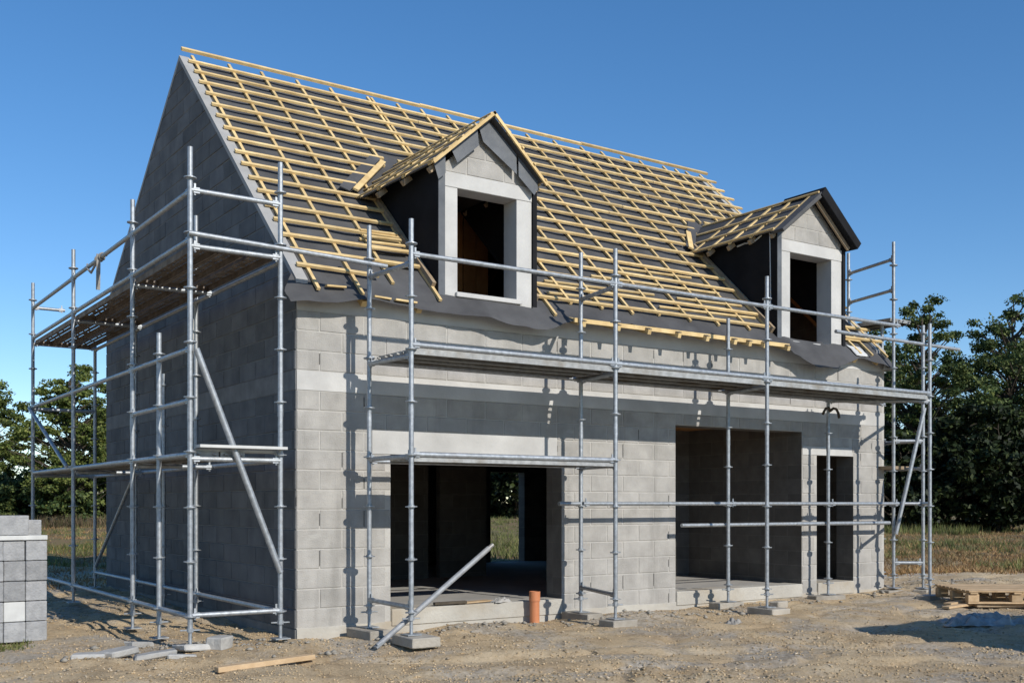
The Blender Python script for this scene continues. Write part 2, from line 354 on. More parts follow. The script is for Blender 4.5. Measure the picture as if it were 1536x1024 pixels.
def blocks(mb, u0, u1, v0, v1, holes, to3, poly=None, mi=0, jit=.003, shift=0, ji=None):
    k = 0; v = v0
    while v < v1 - .02:
        top = min(v + .2, v1); u = u0 - (.25 if k % 2 else 0) - shift
        while u < u1:
            a, b = max(u, u0), min(u + .5, u1); u += .5
            if b - a < .04: continue
            rs = [(a, b, v, top)]
            for h in holes: rs = sub(rs, h)
            for r_ in rs:
                if r_[1] - r_[0] < .05 or r_[3] - r_[2] < .04: continue
                j = .005; jl = j + .003 * random.random()
                pl = [(r_[0] + jl, r_[2] + j), (r_[1] - j, r_[2] + j), (r_[1] - j, r_[3] - j), (r_[0] + jl, r_[3] - j)]
                if poly:
                    for i in range(len(poly)):
                        pl = clip(pl, poly[i], poly[(i + 1) % len(poly)])
                        if len(pl) < 3: break
                    if len(pl) < 3: continue
                cu = sum(p[0] for p in pl) / len(pl); cv = sum(p[1] for p in pl) / len(pl)
                w = max(p[0] for p in pl) - min(p[0] for p in pl); h = max(p[1] for p in pl) - min(p[1] for p in pl)
                if w < .05 or h < .05: continue
                d = -.005 - random.random() * jit; tu, tv = (random.random() - .5) * .002, (random.random() - .5) * .002
                inn = [(cu + (p[0] - cu) * (w - .012) / w, cv + (p[1] - cv) * (h - .012) / h) for p in pl]
                n = len(pl)
                vs = [to3(p[0], p[1], .0) for p in pl] + [to3(p[0], p[1], d + tu * (p[0] - cu) / w + tv * (p[1] - cv) / h) for p in inn]
                mb.add(vs, [(i, (i + 1) % n, n + (i + 1) % n, n + i) for i in range(n)] + [tuple(range(n, 2 * n))], mi)
                if ji is not None and abs(r_[0] - (u - .5)) < .02 and h > .18 and random.random() < .22:
                    ua, hh = r_[0] - .003, random.uniform(.07, .17); va = r_[2] + .012 + random.random() * (.18 - hh)
                    mb.add([to3(ua, va, -.0025), to3(ua + .0085, va, -.0025), to3(ua + .0085, va + hh, -.0025), to3(ua, va + hh, -.0025)], [(0, 1, 2, 3)], ji)
        v += .2; k += 1
def core(mb, u0, u1, v0, v1, holes, to3, t0, t1, mi):
    us = sorted({u0, u1} | {min(max(c, u0), u1) for h in holes for c in h[:2]}); vs = sorted({v0, v1} | {min(max(c, v0), v1) for h in holes for c in h[2:]})
    def solid(i, j):
        if i < 0 or j < 0 or i >= len(us) - 1 or j >= len(vs) - 1: return False
        cu, cv = (us[i] + us[i + 1]) / 2, (vs[j] + vs[j + 1]) / 2
        return not any(h[0] < cu < h[1] and h[2] < cv < h[3] for h in holes)
    for i in range(len(us) - 1):
        for j in range(len(vs) - 1):
            if not solid(i, j): continue
            a, b, c, d = us[i], us[i + 1], vs[j], vs[j + 1]
            P = lambda u, v, n: to3(u, v, n)
            q = lambda *p: mb.add(p, [(0, 1, 2, 3)], mi)
            q(P(a, c, t0), P(b, c, t0), P(b, d, t0), P(a, d, t0)); q(P(a, c, t1), P(a, d, t1), P(b, d, t1), P(b, c, t1))
            if not solid(i - 1, j): q(P(a, c, t0), P(a, d, t0), P(a, d, t1), P(a, c, t1))
            if not solid(i + 1, j): q(P(b, c, t0), P(b, c, t1), P(b, d, t1), P(b, d, t0))
            if not solid(i, j - 1): q(P(a, c, t0), P(a, c, t1), P(b, c, t1), P(b, c, t0))
            if not solid(i, j + 1): q(P(a, d, t0), P(b, d, t0), P(b, d, t1), P(a, d, t1))
front = lambda u, v, n: (u, n, v)
SL = .272
OP = [(1.06, 3.32, SL, 1.91), (5.12, 7.49, SL, 2.385), (7.80, 8.595, SL, 2.07)]
mb = MB()
core(mb, .005, LX - .004, -.35, 3.60, OP, front, 0, .3, 1)
LINT = [(.84, 3.25, 1.912, 2.16), (7.495, 8.56, 2.072, 2.195)]
BAND = [(0, LX, 2.53, 2.73)]
blocks(mb, 0, LX, .13, 3.33, OP + LINT + BAND + [(0, LX, 3.33, 4)], front, ji=4)
mb.box((.004, -.007, 2.533), (LX - .004, 0, 2.727), 2)
mb.box((.004, -.006, 3.335), (LX - .004, 0, 3.598), 2)
o = mb.build('front_wall', [M_block, M_mortar, M_conc], H, fix=False)
# reveals and inner faces carry the blockwork darkened to deepen their shade
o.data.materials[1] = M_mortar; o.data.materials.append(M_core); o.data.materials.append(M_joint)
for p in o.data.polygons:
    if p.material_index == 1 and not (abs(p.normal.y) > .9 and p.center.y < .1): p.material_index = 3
for r_ in LINT:
    MB().box((r_[0] + .003, -.008, r_[2]), (r_[1] - .003, .0, r_[3] - .004)).build('lintel', M_conc, H)
# plinth strip
mb = MB(); xs = np.arange(0, LX + .001, .155); top = [.135 + .012 * random.random() for _ in xs]
for i in range(len(xs) - 1):
    hi = lambda k: top[k]
    mb.add([(xs[i], -.02, -.3), (xs[i + 1], -.02, -.3), (xs[i + 1], -.012, hi(i + 1)), (xs[i], -.012, hi(i)), (xs[i], 0, hi(i) + .01), (xs[i + 1], 0, hi(i + 1) + .01)], [(0, 1, 2, 3), (3, 2, 5, 4)])
mb.box((.0, -.0198, -.3), (.004, 0, .13))
mb.build('plinth', M_plinth, H)
for r_ in OP:
    MB().box((r_[0] + .004, -.026, .10), (r_[1] - .004, .29, SL + .006)).build('threshold', M_plinth, H, bevel=.008)
# gables
GP = [(0, -.3), (DY, -.3), (DY, 4.42), (YR, 7.10), (0, 3.63)]; GQ = [(.006, -.3)] + GP[1:4] + [(.006, 3.63)]
gab = lambda u, v, n: (n, u, v)
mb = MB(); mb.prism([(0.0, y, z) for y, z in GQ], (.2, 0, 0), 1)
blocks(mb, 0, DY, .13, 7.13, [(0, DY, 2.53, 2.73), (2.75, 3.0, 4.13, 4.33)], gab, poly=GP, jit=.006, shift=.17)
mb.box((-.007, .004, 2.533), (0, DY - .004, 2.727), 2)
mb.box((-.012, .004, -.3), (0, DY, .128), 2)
mb.box((-.004, 2.76, 4.14), (.0, 2.9, 4.26), 3)  # black patch painting the dark inside of the missing block's hole
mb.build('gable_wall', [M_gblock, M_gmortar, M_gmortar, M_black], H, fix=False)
mb = MB(); mb.prism([(LX - .2, y, z) for y, z in [(.3, -.3), (DY - .2, -.3), (DY - .2, 4.42), (YR, 7.08), (.3, 3.8)]], (.2, 0, 0)); mb.build('gable_wall', M_core, H)
# sloping mortar bed on top of each gable
for x0, x1 in ((-.012, .115), (LX - .2, LX + .01)):
    mb = MB()
    ys = np.linspace(-.02, YR, 22)
    for i in range(21):
        a, b = ys[i], ys[i + 1]; h = .02
        mb.add([(x0, a, rz(a) - .05), (x1, a, rz(a) - .05), (x1, b, rz(b) - .05), (x0, b, rz(b) - .05), (x0, a, rz(a) + h), (x1, a, rz(a) + h), (x1, b, rz(b) + h), (x0, b, rz(b) + h)],
               [(4, 5, 6, 7), (0, 4, 7, 3), (1, 2, 6, 5)] + ([(0, 1, 5, 4)] if i == 0 else []))
    mb.add([(x0, YR, ZR - .05), (x1, YR, ZR - .05), (x1, DY, 4.37), (x0, DY, 4.37), (x0, YR, ZR + .02), (x1, YR, ZR + .02), (x1, DY, 4.44), (x0, DY, 4.44)], [(4, 5, 6, 7), (0, 4, 7, 3), (1, 2, 6, 5), (3, 7, 6, 2)])
    mb.build('rake_bed', M_rake, H)
# back wall, floors, partitions
back = lambda u, v, n: (u, DY - n, v)
mb = MB(); core(mb, .2, LX, -.3, 4.40, [(7.05, 7.84, SL, 2.0)], back, 0, .2, 0); mb.build('back_wall', M_core, H)
MB().box((.2, .3, -.3), (LX - .2, DY - .2, SL - .004)).build('floor_slab', M_slab, H)
MB().box((.2, .3, 2.52), (LX - .2, DY - .2, 2.70)).build('upper_floor', M_wood_dark, H)
mb = MB(); core(mb, .2, 4.86, SL, 2.52, [(3.82, 4.02, SL, 2.2)], lambda u, v, n: (u, 4.0 + n, v), 0, .1, 0); mb.build('partition_wall', M_core, H)
MB().box((7.494, .3, SL), (7.60, 2.25, 2.52)).build('partition_wall', M_core, H)
MB().box((5.0, 2.25, SL), (LX - .2, 2.40, 2.52)).build('partition_wall', M_core, H)
MB().box((5.0, .3, SL), (5.11, 2.25, 2.52)).build('partition_wall', M_core, H)

# ---- roof covering: dark membrane over the front slope
DORM = [dict(x0=1.74, x1=2.92, o0=1.917, o1=2.712, zs=3.71, zt=4.866, zl=5.03, xc=2.31, zr=5.735, ze=5.09, e0=1.575, e1=2.99, rows=5),
        dict(x0=7.105, x1=8.39, o0=7.306, o1=8.173, zs=3.63, zt=4.868, zl=5.03, xc=7.78, zr=5.745, ze=5.14, e0=7.0, e1=8.46, rows=4)]
def edge(x):                                   # eave line of the sheet: how far out it reaches and how far it droops
    e = np.interp(x, [.2, 1.4, 3.05, 3.35, 6.85, 7.0, 7.7, 8.3, 8.6, 9.4], [-.23, -.21, -.25, -.25, -.25, -.25, -.28, -.22, -.17, -.22])
    d = np.interp(x, [.2, 1.0, 1.7, 2.4, 3.05, 3.35, 6.85, 7.0, 7.5, 8.1, 8.5, 9.0, 9.4], [.0, -.03, .0, .03, .0, -.12, -.12, -.02, .10, .09, -.02, .0, .08])
    return e, d
xs = np.linspace(.11, LX + .12, 180); ts = np.linspace(0, 1, 76) ** 1.15
V = []; 
for t_ in ts:
    for x in xs:
        e, d = edge(x); y = e + (YR - e) * t_
        z = rz(y) - .012 - .012 * abs(math.sin(math.pi * (x - .17) / .5)) + .02 * (float(vnoise(x, y, 2.2, 21)) - .5) + .012 * (float(vnoise(x, y, 7, 22)) - .5)
        if t_ < .02: y += .05 * (float(vnoise(x, 0, 3.1, 25)) - .5) + .03 * (float(vnoise(x, 0, 11, 26)) - .5)
        k = max(0, 1 - (y - e) / .28); z += k * .022 * (abs(float(vnoise(x + .6 * y, y, 4.5, 27)) - .5) * 2 - .5); z -= d * k * k + .02 * k * math.sin(x * 5.1) * (1 if x < 3.2 or x > 6.9 else .2)
        if x > LX: z -= (x - LX) * .9
        if x < 1.2: xx = x - .25 * min(1, max(0, (.22 - y) / .3)) * (1.2 - x); z -= .25 * max(0, -.0 - xx)
        else: xx = x
        st = (y / .95) % 1; z += .014 * (1 - st)
        V.append((xx, y, z))
nxm = len(xs); Fm = []
for j in range(len(ts) - 1):
    for i in range(nxm - 1):
        c = [j * nxm + i, j * nxm + i + 1, (j + 1) * nxm + i + 1, (j + 1) * nxm + i]
        cx = sum(V[k][0] for k in c) / 4; cy = sum(V[k][1] for k in c) / 4
        if any(D['x0'] - .02 < cx < D['x1'] + .02 and .03 < cy < (5.1 - Z0) / K for D in DORM): continue
        Fm.append(c)
np_mesh('roof_membrane', V, Fm, M_memb, H, smooth=True)
mb = MB(); mb.add([(.2, YR, ZR - .03), (LX - .2, YR, ZR - .03), (LX - .2, DY + .2, 4.2), (.2, DY + .2, 4.2), (.2, YR, ZR - .06), (LX - .2, YR, ZR - .06), (LX - .2, DY + .2, 4.17), (.2, DY + .2, 4.17)], [(0, 1, 2, 3), (4, 7, 6, 5), (3, 2, 6, 7), (0, 3, 7, 4), (1, 5, 6, 2)]); mb.build('rear_membrane', M_memb, H)
UP = Vector((0, -K, 1)).normalized()
def rp(x, y, h): return Vector((x, y, rz(y))) + UP * h
# counter battens run up the slope, battens across it
def gaps(y, pad=.0):
    g = []
    for D in DORM:
        w = D['xc']
        yv0 = (D['ze'] - Z0) / K; yv1 = (D['zr'] - Z0) / K
        if y < yv0: g.append((D['x0'] - .10 - pad, D['x1'] + .06 + pad))
        elif y < yv1 + .1:
            k = min(1, (y - yv0) / (yv1 - yv0)); g.append((D['e0'] - .24 + k * (w - D['e0'] + .1) - pad, D['e1'] + .16 - k * (D['e1'] - w + .1) + pad))
    return g
CBX = [.18, .67, 1.13, 1.62, 2.12, 2.68, 2.75, 3.16, 3.55, 4.02, 4.49, 4.96, 5.47, 5.97, 6.54, 6.98, 7.40, 7.82, 8.32, 8.60, 8.86, 9.20]
for x in CBX:
    y0 = .08 + .05 * random.random()
    if x < .7: y0 = -.13
    if 1.5 < x < 1.7: y0 = -.08
    if 3.1 < x < 3.2: y0 = -.09
    if x > 8.5: y0 = -.12
    for D in DORM:
        if D['x0'] - .05 < x < D['x1']: y0 = (D['zr'] - Z0) / K - abs(x - D['xc']) * .95 + .12
    dx = (random.random() - .5) * .05
    MB().bar(rp(x, y0, .014), rp(x + dx, YR + .06, .014), .036, .028, UP).build('counter_batten', M_wood, H)
NR = 18
for i in range(NR):
    y = .145 + .2165 * i
    segs = [(.03 + .04 * random.random(), LX + .08 + .06 * random.random())]
    for (a, b) in gaps(y):
        segs = [s for (p, q) in segs for s in ((p, min(q, a)), (max(p, b), q)) if s[1] - s[0] > .12]
    for (p, q) in segs:
        if i == 0 and p < 1: q = .98
        cut = [p]
        while q - cut[-1] > 4.6: cut.append(cut[-1] + 3.0 + random.random())
        cut.append(q)
        for a, b in zip(cut[:-1], cut[1:]):
            j = lambda: (random.random() - .5) * .018
            if i == NR - 1: MB().bar(rp(a, y, .052) + Vector((0, 0, .01)), rp(b, y, .052), .05, .038, UP).build('ridge_batten', M_wood, H)
            else: MB().bar(rp(a + .004, y + j(), .0425), rp(b - .004, y + j(), .0425), .044, .028, UP).build('batten', M_wood, H)
# laths lying between the battens low down on the slope
for (x0, x1, y) in ((3.4, 5.2, .47), (4.3, 6.6, .69), (3.3, 4.4, .27), (5.1, 6.9, .29), (5.6, 6.85, .50), (1.05, 1.6, .72), (.98, 1.58, .36), (4.9, 6.3, .93)):
    MB().bar(rp(x0, y, .012), rp(x1, y + .03, .012), .03, .02, UP).build('lath', M_wood, H)
# eave board, rafter tails
MB().bar((3.3, -.262, 3.503), (6.93, -.262, 3.503), .026, .05).build('fascia_board', M_wood, H)
for x in (3.4, 3.92, 4.40, 4.89, 5.37, 5.86, 6.13, 6.41, 6.86):
    o = MB().bar((x, -.325, 3.455), (x, .04, 3.575), .052, .06).build('rafter_tail', M_wood, H)
    MB().bar((x, -.33, 3.492), (x + .01, -.25, 3.519), .066, .006).build('membrane_strip', M_memb, o)
for x in (.7, 1.35, 3.0, 8.5, 9.0): MB().bar(rp(x, -.16, -.075), rp(x, .3, -.07), .06, .07, UP).build('rafter_tail', M_wood, H)
for x in (.6, 1.1, 1.55, 2.0, 2.6, 3.2, 3.8, 4.4, 5, 5.6, 6.2, 6.8, 7.35, 7.9, 8.1, 8.6):
    inn = any(D['x0'] < x < D['x1'] for D in DORM)
    MB().bar(rp(x, 1.75 if inn else .35, -.10), rp(x, YR - .05, -.10), .06, .13, UP).build('rafter', M_wood_dark, H)
    MB().bar((x, YR + .05, 6.95), (x, DY - .3, 4.55), .06, .13).build('rafter', M_wood_dark, H)
MB().box((.2, 2.1, 5.15), (LX - .2, 2.2, 5.3)).build('purlin', M_wood_dark, H)
for k in range(44):
    if any(D['x0'] - .4 < .3 + k * .2 < D['x1'] + .7 for D in DORM): MB().box((.21 + k * .2, 2.0 + .004 * (k % 3), 2.71), (.205 + k * .2 + .19, 2.03 + .004 * (k % 3), 5.40)).build('attic_board', M_wood_dark, H)

# ---- dormers (parts of the house) with their own pieces
def dormer(D, first):
    o = MB()
    x0, x1, o0, o1, zs, zt, zl, xc, zr, ze, e0, e1 = [D[k] for k in ('x0', 'x1', 'o0', 'o1', 'zs', 'zt', 'zl', 'xc', 'zr', 'ze', 'e0', 'e1')]
    yi = (ze - Z0) / K; yr = (zr - Z0) / K
    slope = (zr - ze) / (xc - e0)
    d = bpy.data.objects.new('dormer', None); COL.objects.link(d); d.parent = H; ROOT[d] = Vector((0, 0, 0))
    d['label'] = 'dormer with grey membrane flaps hanging over its block gable' if first else 'dormer with black felt folded over its gable edge'
    # surround
    mb = MB(); core(mb, x0, x1, 3.5, zl - .165, [(o0, o1, zs, zt)], lambda u, v, n: (u, .05 + n, v), 0, .26, 0)
    mb.build('surround', M_conc, d)
    MB().box((x0 - .003, .042, zl - .163), (x1 + .003, .31, zl)).build('lintel', M_conc, d, bevel=.005)
    tri = [(x0 + .01, zl + .002), (x1 - .01, zl + .002), (x1 - .01, ze + .02), (xc, zr - .11), (x0 + .01, ze + .02)]
    mb = MB(); mb.prism([(a, .06, b) for a, b in tri], (0, .2, 0), 1)
    blocks(mb, x0, x1, zl + .002, zl + .8, [], lambda u, v, n: (u, .06 + n, v), poly=tri, shift=.2)
    mb.build('gable_blocks', [M_block, M_mortar], d, fix=False)
    MB().box((o0 - .03, .005, zs - .045), (o1 + .05, .30, zs + .008)).build('sill', M_conc, d, bevel=.006)
    # cheeks: felt over a stud wall
    for s, xw in ((-1, x0), (1, x1)):
        xa, xb = (xw - .075, xw - .006) if s < 0 else (xw + .006, xw + .05)
        mb = MB(); mb.prism([(xa, .035, rz(.035) - .06), (xa, yi + .25, rz(yi + .25) - .06), (xa, yi + .06, ze + .03), (xa, .035, ze + .03)], (xb - xa, 0, 0)); mb.build('cheek', M_black, d, bevel=.004)
        mb = MB(); mb.box((xa - .004, .022, zs - .05), (xb + .012, .034, ze + .02)); mb.build('corner_flashing', M_flap if s < 0 else M_black, d, bevel=.003)
        MB().bar(rp(xa - .04 if s < 0 else xb + .04, .10, .03), rp(xa - .04 if s < 0 else xb + .04, yi + .05, .03), .045, .10, UP).build('cheek_board', M_wood_old, d)
    # roof planes
    yf = -.10
    for s, ex in ((-1, e0), (1, e1)):
        sg = (zr - ze) / abs(xc - ex); nrm = Vector((s * sg, 0, 1)).normalized()
        kick = .20 if s < 0 else 0
        P = [Vector((xc, yf + .02, zr - .02)), Vector((ex, yf + .02, ze - .0)), Vector((ex - kick, yi + .0, ze - .6 * kick * sg)), Vector((xc - .3 * kick, yr + .06, zr - .02))]
        mb = MB(); mb.prism([p - nrm * .02 for p in P], nrm * .016); mb.build('roof_sheet', M_memb, d)
        ln = Vector((ex - xc, 0, ze - zr)); nn = D['rows']
        def dp(k, y, h): w_ = kick * k * max(0, (y - yf) / (yi - yf)); return Vector((xc - w_, y, zr - .02 - .6 * w_ * sg)) + ln * k + nrm * h
        def yv(k): return yr + (yi - yr) * k
        nc = 4 if first else 5
        for c in range(nc):
            y = yf + .12 + c * ((yi - yf - .2) / (nc - 1)) if first else yf + .16 + c * .36
            kt = .02
            MB().bar(dp(kt, y, .012), dp(1.02, y, .012), .04, .026, nrm).build('counter_batten', M_wood, d)
            MB().bar(dp(.93, y + .02, -.045), dp(1.05, y + .02, -.045), .05, .06, nrm).build('rafter_end', M_wood_old, d)
        for q in range(nn):
            k = .03 + q * (.96 / (nn - 1)); dd = .035 * (random.random() - .5) * (2 if first else 1)
            ya = yf - (.0 if first else -.14 if q else .0) + dd
            MB().bar(dp(k, ya, .035), dp(k + .01 * (random.random() - .5), yv(min(k, 1)) - .05, .035), .032, .015 if first else .022, nrm).build('batten', M_wood, d)
        if first:
            MB().bar(dp(-.03, yf, .012), dp(1.05, yf, .016), .024, .034, nrm).build('barge_board', M_wood, d)
        elif s > 0:
            mb = MB(); mb.prism([dp(-.04, yf - .06, .075), dp(1.1, yf - .06, .075), dp(1.1, yf - .06, -.05), dp(-.02, yf - .06, -.07)], (0, .75, 0)); mb.build('felt_overhang', M_black, d, bevel=.006)
            MB().bar(dp(.04, yf + .06, -.09), dp(1.04, yf + .06, -.075), .03, .07, nrm).build('barge_board', M_wood_old, d)
        else:
            mb = MB(); mb.prism([dp(-.02, yf - .04, .022), dp(1.05, yf - .04, .022), dp(1.05, yf - .04, -.025), dp(-.02, yf - .04, -.04)], (0, .22, 0)); mb.build('felt_overhang', M_memb, d, bevel=.006)
    if first:
        for pts in ([(1.575, 5.07), (1.72, 5.20), (1.72, 4.98), (1.63, 4.90)], [(1.80, 5.25), (2.13, 5.60), (2.15, 5.36), (1.87, 5.12)],
                    [(2.15, 5.62), (2.31, 5.66), (2.66, 5.36), (2.66, 5.13), (2.22, 5.42)], [(2.69, 5.33), (2.95, 5.13), (2.95, 5.0), (2.90, 4.93), (2.69, 5.11)]):
            mb = MB(); yy = .0 - .03 * random.random(); cx = sum(p[0] for p in pts) / len(pts)
            mb.prism([(p[0], yy - .02 * (p[0] - cx) - .03 * (5.4 - p[1]), p[1]) for p in pts], (0, .006, 0)); mb.build('membrane_flap', M_flap, d)
        MB().bar(rp(1.38, 1.52, .062), rp(2.10, 2.20, .066), .07, .024, UP).build('valley_board', M_wood, d)
        MB().bar(rp(1.24, 1.52, .05), rp(2.05, 2.30, .05), .13, .012, UP).build('valley_felt', M_memb, d)
    else:
        MB().bar(rp(6.84, 1.56, .062), rp(7.15, 1.95, .066), .08, .026, UP).build('valley_board', M_wood, d)
        MB().bar(rp(6.86, 1.58, .05), rp(7.5, 2.22, .05), .15, .012, UP).build('valley_felt', M_memb, d)
        MB().pipe([(x0 - .082, .16, ze - .02), (x0 - .082, .15, 4.6), (x0 - .085, .14, 4.05)], .008, 6).build('dangling_cable', M_white, d)
        MB().pipe([(x0 - .09, .3, ze - .03), (x0 - .10, .45, ze - .10), (x0 - .09, .62, ze - .08), (x0 - .1, .75, ze - .10)], .012, 6).build('dangling_strip', M_white, d)
    MB().bar((xc, .3, zr - .1), (xc, yr + .6, zr - .1), .05, .1).build('ridge_beam', M_wood_dark, d)
dormer(DORM[0], True); dormer(DORM[1], False)

# ---------------------------------------------------------------- scaffolding
def rosette_mesh():
    mb = MB(); mb.tube((0, 0, -.018), (0, 0, .018), .030, 14); mb.tube((0, 0, -.005), (0, 0, .005), .058, 18)
    me = bpy.data.meshes.new('rosette'); me.from_pydata(mb.v, [], mb.f); me.materials.append(M_galv); return me
ROS = rosette_mesh()
def standard(S, x, y, z0, z1, base=True, discs=None):
    lean = .02 * (z1 - z0) / 4
    mb = MB(); zb = z0 + (.17 if base else 0)
    mb.tube((x, y, zb), (x, y, z1), .0242, 14, mi=0)
    for zz in (2.10 + .13 * random.random(), ):
        if zz < z1 - .3: mb.tube((x, y, zz), (x, y, zz + .12), .0265, 14)
    o = mb.build('standard', M_galv, S, smooth=True)
    if base:
        mb = MB(); mb.tube((x, y, z0), (x, y, zb + .02), .017, 10); mb.box((x - .075, y - .075, z0 - .004), (x + .075, y + .075, z0 + .006))
        mb.tube((x, y, zb - .035), (x, y, zb), .032, 8); mb.tube((x - .085, y + .02, zb - .018), (x + .085, y - .02, zb - .018), .008, 6)
        mb.build('base_jack', M_galv, o, smooth=True)
    k = .36
    while k < z1 - .08:
        if k > z0 + .15:
            r_ = bpy.data.objects.new('rosette', ROS); COL.objects.link(r_); r_.parent = o; r_.location = Vector((x, y, k + .008 * (random.random() - .5))) - ROOT[S]; r_.rotation_euler = (R(random.uniform(-3, 3)), R(random.uniform(-3, 3)), random.random())
        k += .5
    return o
def ledger(S, p, q, name='ledger', r=.0242, heads=True, over=0, mat=None):
    p, q = Vector(p), Vector(q); d = (q - p).normalized(); mb = MB()
    mb.tube(p - d * over, q + d * over, r, 12)
    if heads:
        for c, s in ((p, 1), (q, -1)):
            h = c + d * s * .055
            mb.bar(h - d * .028, h + d * .028, .038, .052); mb.bar(h + d * s * -.012 + Vector((0, 0, -.04)), h + d * s * -.012 + Vector((0, 0, .065)), .010, .018, d)
    return mb.build(name, mat or M_galv, S, smooth=True)
def plank(S, a, b, w, z, along, mat=None, name='deck_plank', holes=True):
    """perforated steel plank: along 'x' from a=(x0,yc) to x1, or along 'y'"""
    (u0, c), u1 = a, b; n = max(2, int((u1 - u0) / .075)); us = np.linspace(u0 + .03, u1 - .03, n * 2 + 1); ws = np.array([-.5, -.36, -.29, -.14, -.035, .035, .14, .29, .36, .5]) * w
    T = (lambda u, v, h: (u, c + v, z + h)) if along == 'x' else (lambda u, v, h: (c + v, u, z + h))
    mb = MB(); base = len(ws)
    vs = [T(u, v, -.004 if 3 <= i <= 6 else 0) for u in us for i, v in enumerate(ws)]
    fs = []
    for i in range(len(us) - 1):
        for j in range(base - 1):
            if holes and i % 2 == 1 and (j in (1, 4, 7) and random.random() < .72): continue
            fs.append((i * base + j, (i + 1) * base + j, (i + 1) * base + j + 1, i * base + j + 1))
    mb.add(vs, fs)
    for sgn in (-1, 1):
        v0 = sgn * w / 2
        mb.add([T(us[0], v0, 0), T(us[-1], v0, 0), T(us[-1], v0, -.058), T(us[0], v0, -.058), T(us[0], v0 - sgn * .022, -.058), T(us[-1], v0 - sgn * .022, -.058)], [(0, 1, 2, 3), (3, 2, 5, 4)])
    for u in (us[0], us[-1]):
        mb.add([T(u, -w / 2, 0), T(u, w / 2, 0), T(u, w / 2, -.05), T(u, -w / 2, -.05)], [(0, 1, 2, 3)])
    for u, s in ((us[0], -1), (us[-1], 1)) if not holes else ():
        for v in (-.3 * w, .3 * w):
            q0, q1 = T(u, v, -.03), T(u + s * .035, v, -.022); mb.bar(q0, q1, .03, .014)
    return mb.build(name, mat or M_deck, S, fix=False)

# -- scaffold along the gable
xo, xi = -1.18, -.31
G = thing('scaffold', (-.75, 3.2, 0), 'tall galvanised tube scaffold standing along the shaded gable wall, with two decks', 'scaffold')
for y, z1 in ((-.35, 4.64), (.61, 3.07), (1.56, 4.60), (4.28, 4.60), (6.85, 4.61)): standard(G, xo, y, gz(xo, y) + .05 if y > 0 else .085, z1)
for y, z1 in ((-.35, 4.65), (2.15, 4.69), (3.38, 3.0), (4.65, 3.66), (6.85, 3.76)): standard(G, xi, y, gz(xi, y) + .04, z1)
oy = [-.35, 1.56, 4.28, 6.85]
for a, b in zip(oy[:-1], oy[1:]):
    for z in (4.24, 3.80, 2.80, 1.84, .36): ledger(G, (xo, a, z), (xo, b, z), 'guard_rail' if z > 4 else 'ledger')
ledger(G, (xo, -.35, 2.33), (xo, 1.56, 2.33))
iy = [-.35, 2.15, 4.65, 6.85]
for a, b in zip(iy[:-1], iy[1:]):
    for z in (3.70, 1.80, .36): ledger(G, (xi, a, z), (xi, b, z))
for z in (4.25, 3.74, 1.80, .37): ledger(G, (xo, -.35, z), (xi, -.35, z), 'transom')
for z in (3.72, 2.77, 1.80): ledger(G, (xo, 6.85, z), (xi, 6.85, z), 'transom')
ledger(G, (xo, 6.85, 4.25), (-.74, 6.85, 4.25), 'transom')
for y in (1.56, 4.28):
    for z in (3.70, 1.79): ledger(G, (xo, y, z), (xi, y, z), 'transom')
ledger(G, (xo + .02, -.395, 3.845), (.78, -.355, 3.80), 'guard_rail', heads=False, over=.05)
for a, b in zip(oy[:-1], oy[1:]):
    for c in (-1.035, -.785, -.50): plank(G, (a, c), b, .235, 3.765, 'y', M_deck_old)
    for c in (-1.02, -.77): plank(G, (a, c), b, .235, 1.87, 'y', holes=False)
for z, c in ((1.915, -.40), (1.885, -.22)):
    MB().bar((xo + .05, c, z), (xi + .02, c, z), .16, .026).build('timber_board', M_white, G)
ledger(G, (xo + .04, -.40, 2.80), (xi - .02, -.40, .74), 'brace', r=.030, heads=False)
ledger(G, (xo - .05, 6.85, 2.78), (xo - .05, 4.42, 1.86), 'brace', heads=False)
ledger(G, (xi, 4.75, 1.75), (xi, 6.8, .45), 'brace', heads=False)
MB().bar((xi + .06, 2.42, 3.55), (xi + .06, 2.50, 2.9), .012, .03).build('tie_strip', M_white, G)

# -- scaffold along the front
yo, yi_ = -1.1, -.3
A = thing('scaffold', (4.7, -.7, 0), 'long galvanised tube scaffold with a steel deck across the sunlit front wall', 'scaffold')
PADS = []
for x, z1 in ((.70, 4.10), (3.22, 4.15), (5.59, 4.13), (8.82, 3.86)): standard(A, x, yo, .145 if x < 8 else .13, z1)
for x, z1 in ((.66, 4.20), (3.37, 4.28), (5.75, 3.75), (7.68, 2.80)): standard(A, x, yi_, .145, z1)
ox = [.70, 3.22, 5.59, 8.82]; ix = [.66, 3.37, 5.75, 7.68]
for a, b in zip(ox[:-1], ox[1:]):
    b2 = b if b < 8 else 8.15
    ledger(A, (a, yo, 3.77), (b2, yo, 3.77), 'guard_rail', over=.0)
    ledger(A, (a, yo, 2.905), (b, yo, 2.905), 'ledger', r=.027)
    for c in (-.985, -.735, -.485): plank(A, (a, c), b, .235, 2.875, 'x', holes=False)
ledger(A, (6.95, -1.02, 3.60), (9.62, -1.02, 3.58), 'guard_rail', heads=False)
for a, b in zip(ix[:-1], ix[1:]): ledger(A, (a, yi_, 2.82), (b, yi_, 2.82))
ledger(A, (7.68, yi_, 2.82), (8.9, yi_, 2.82))
for x1, x2 in zip(ox, ix): ledger(A, (x1, yo, 2.80), (x2, yi_, 2.80), 'transom')
ledger(A, (.70, yo, 3.68), (.66, yi_, 3.68), 'transom'); ledger(A, (3.22, yo, 3.74), (3.37, yi_, 3.74), 'transom')
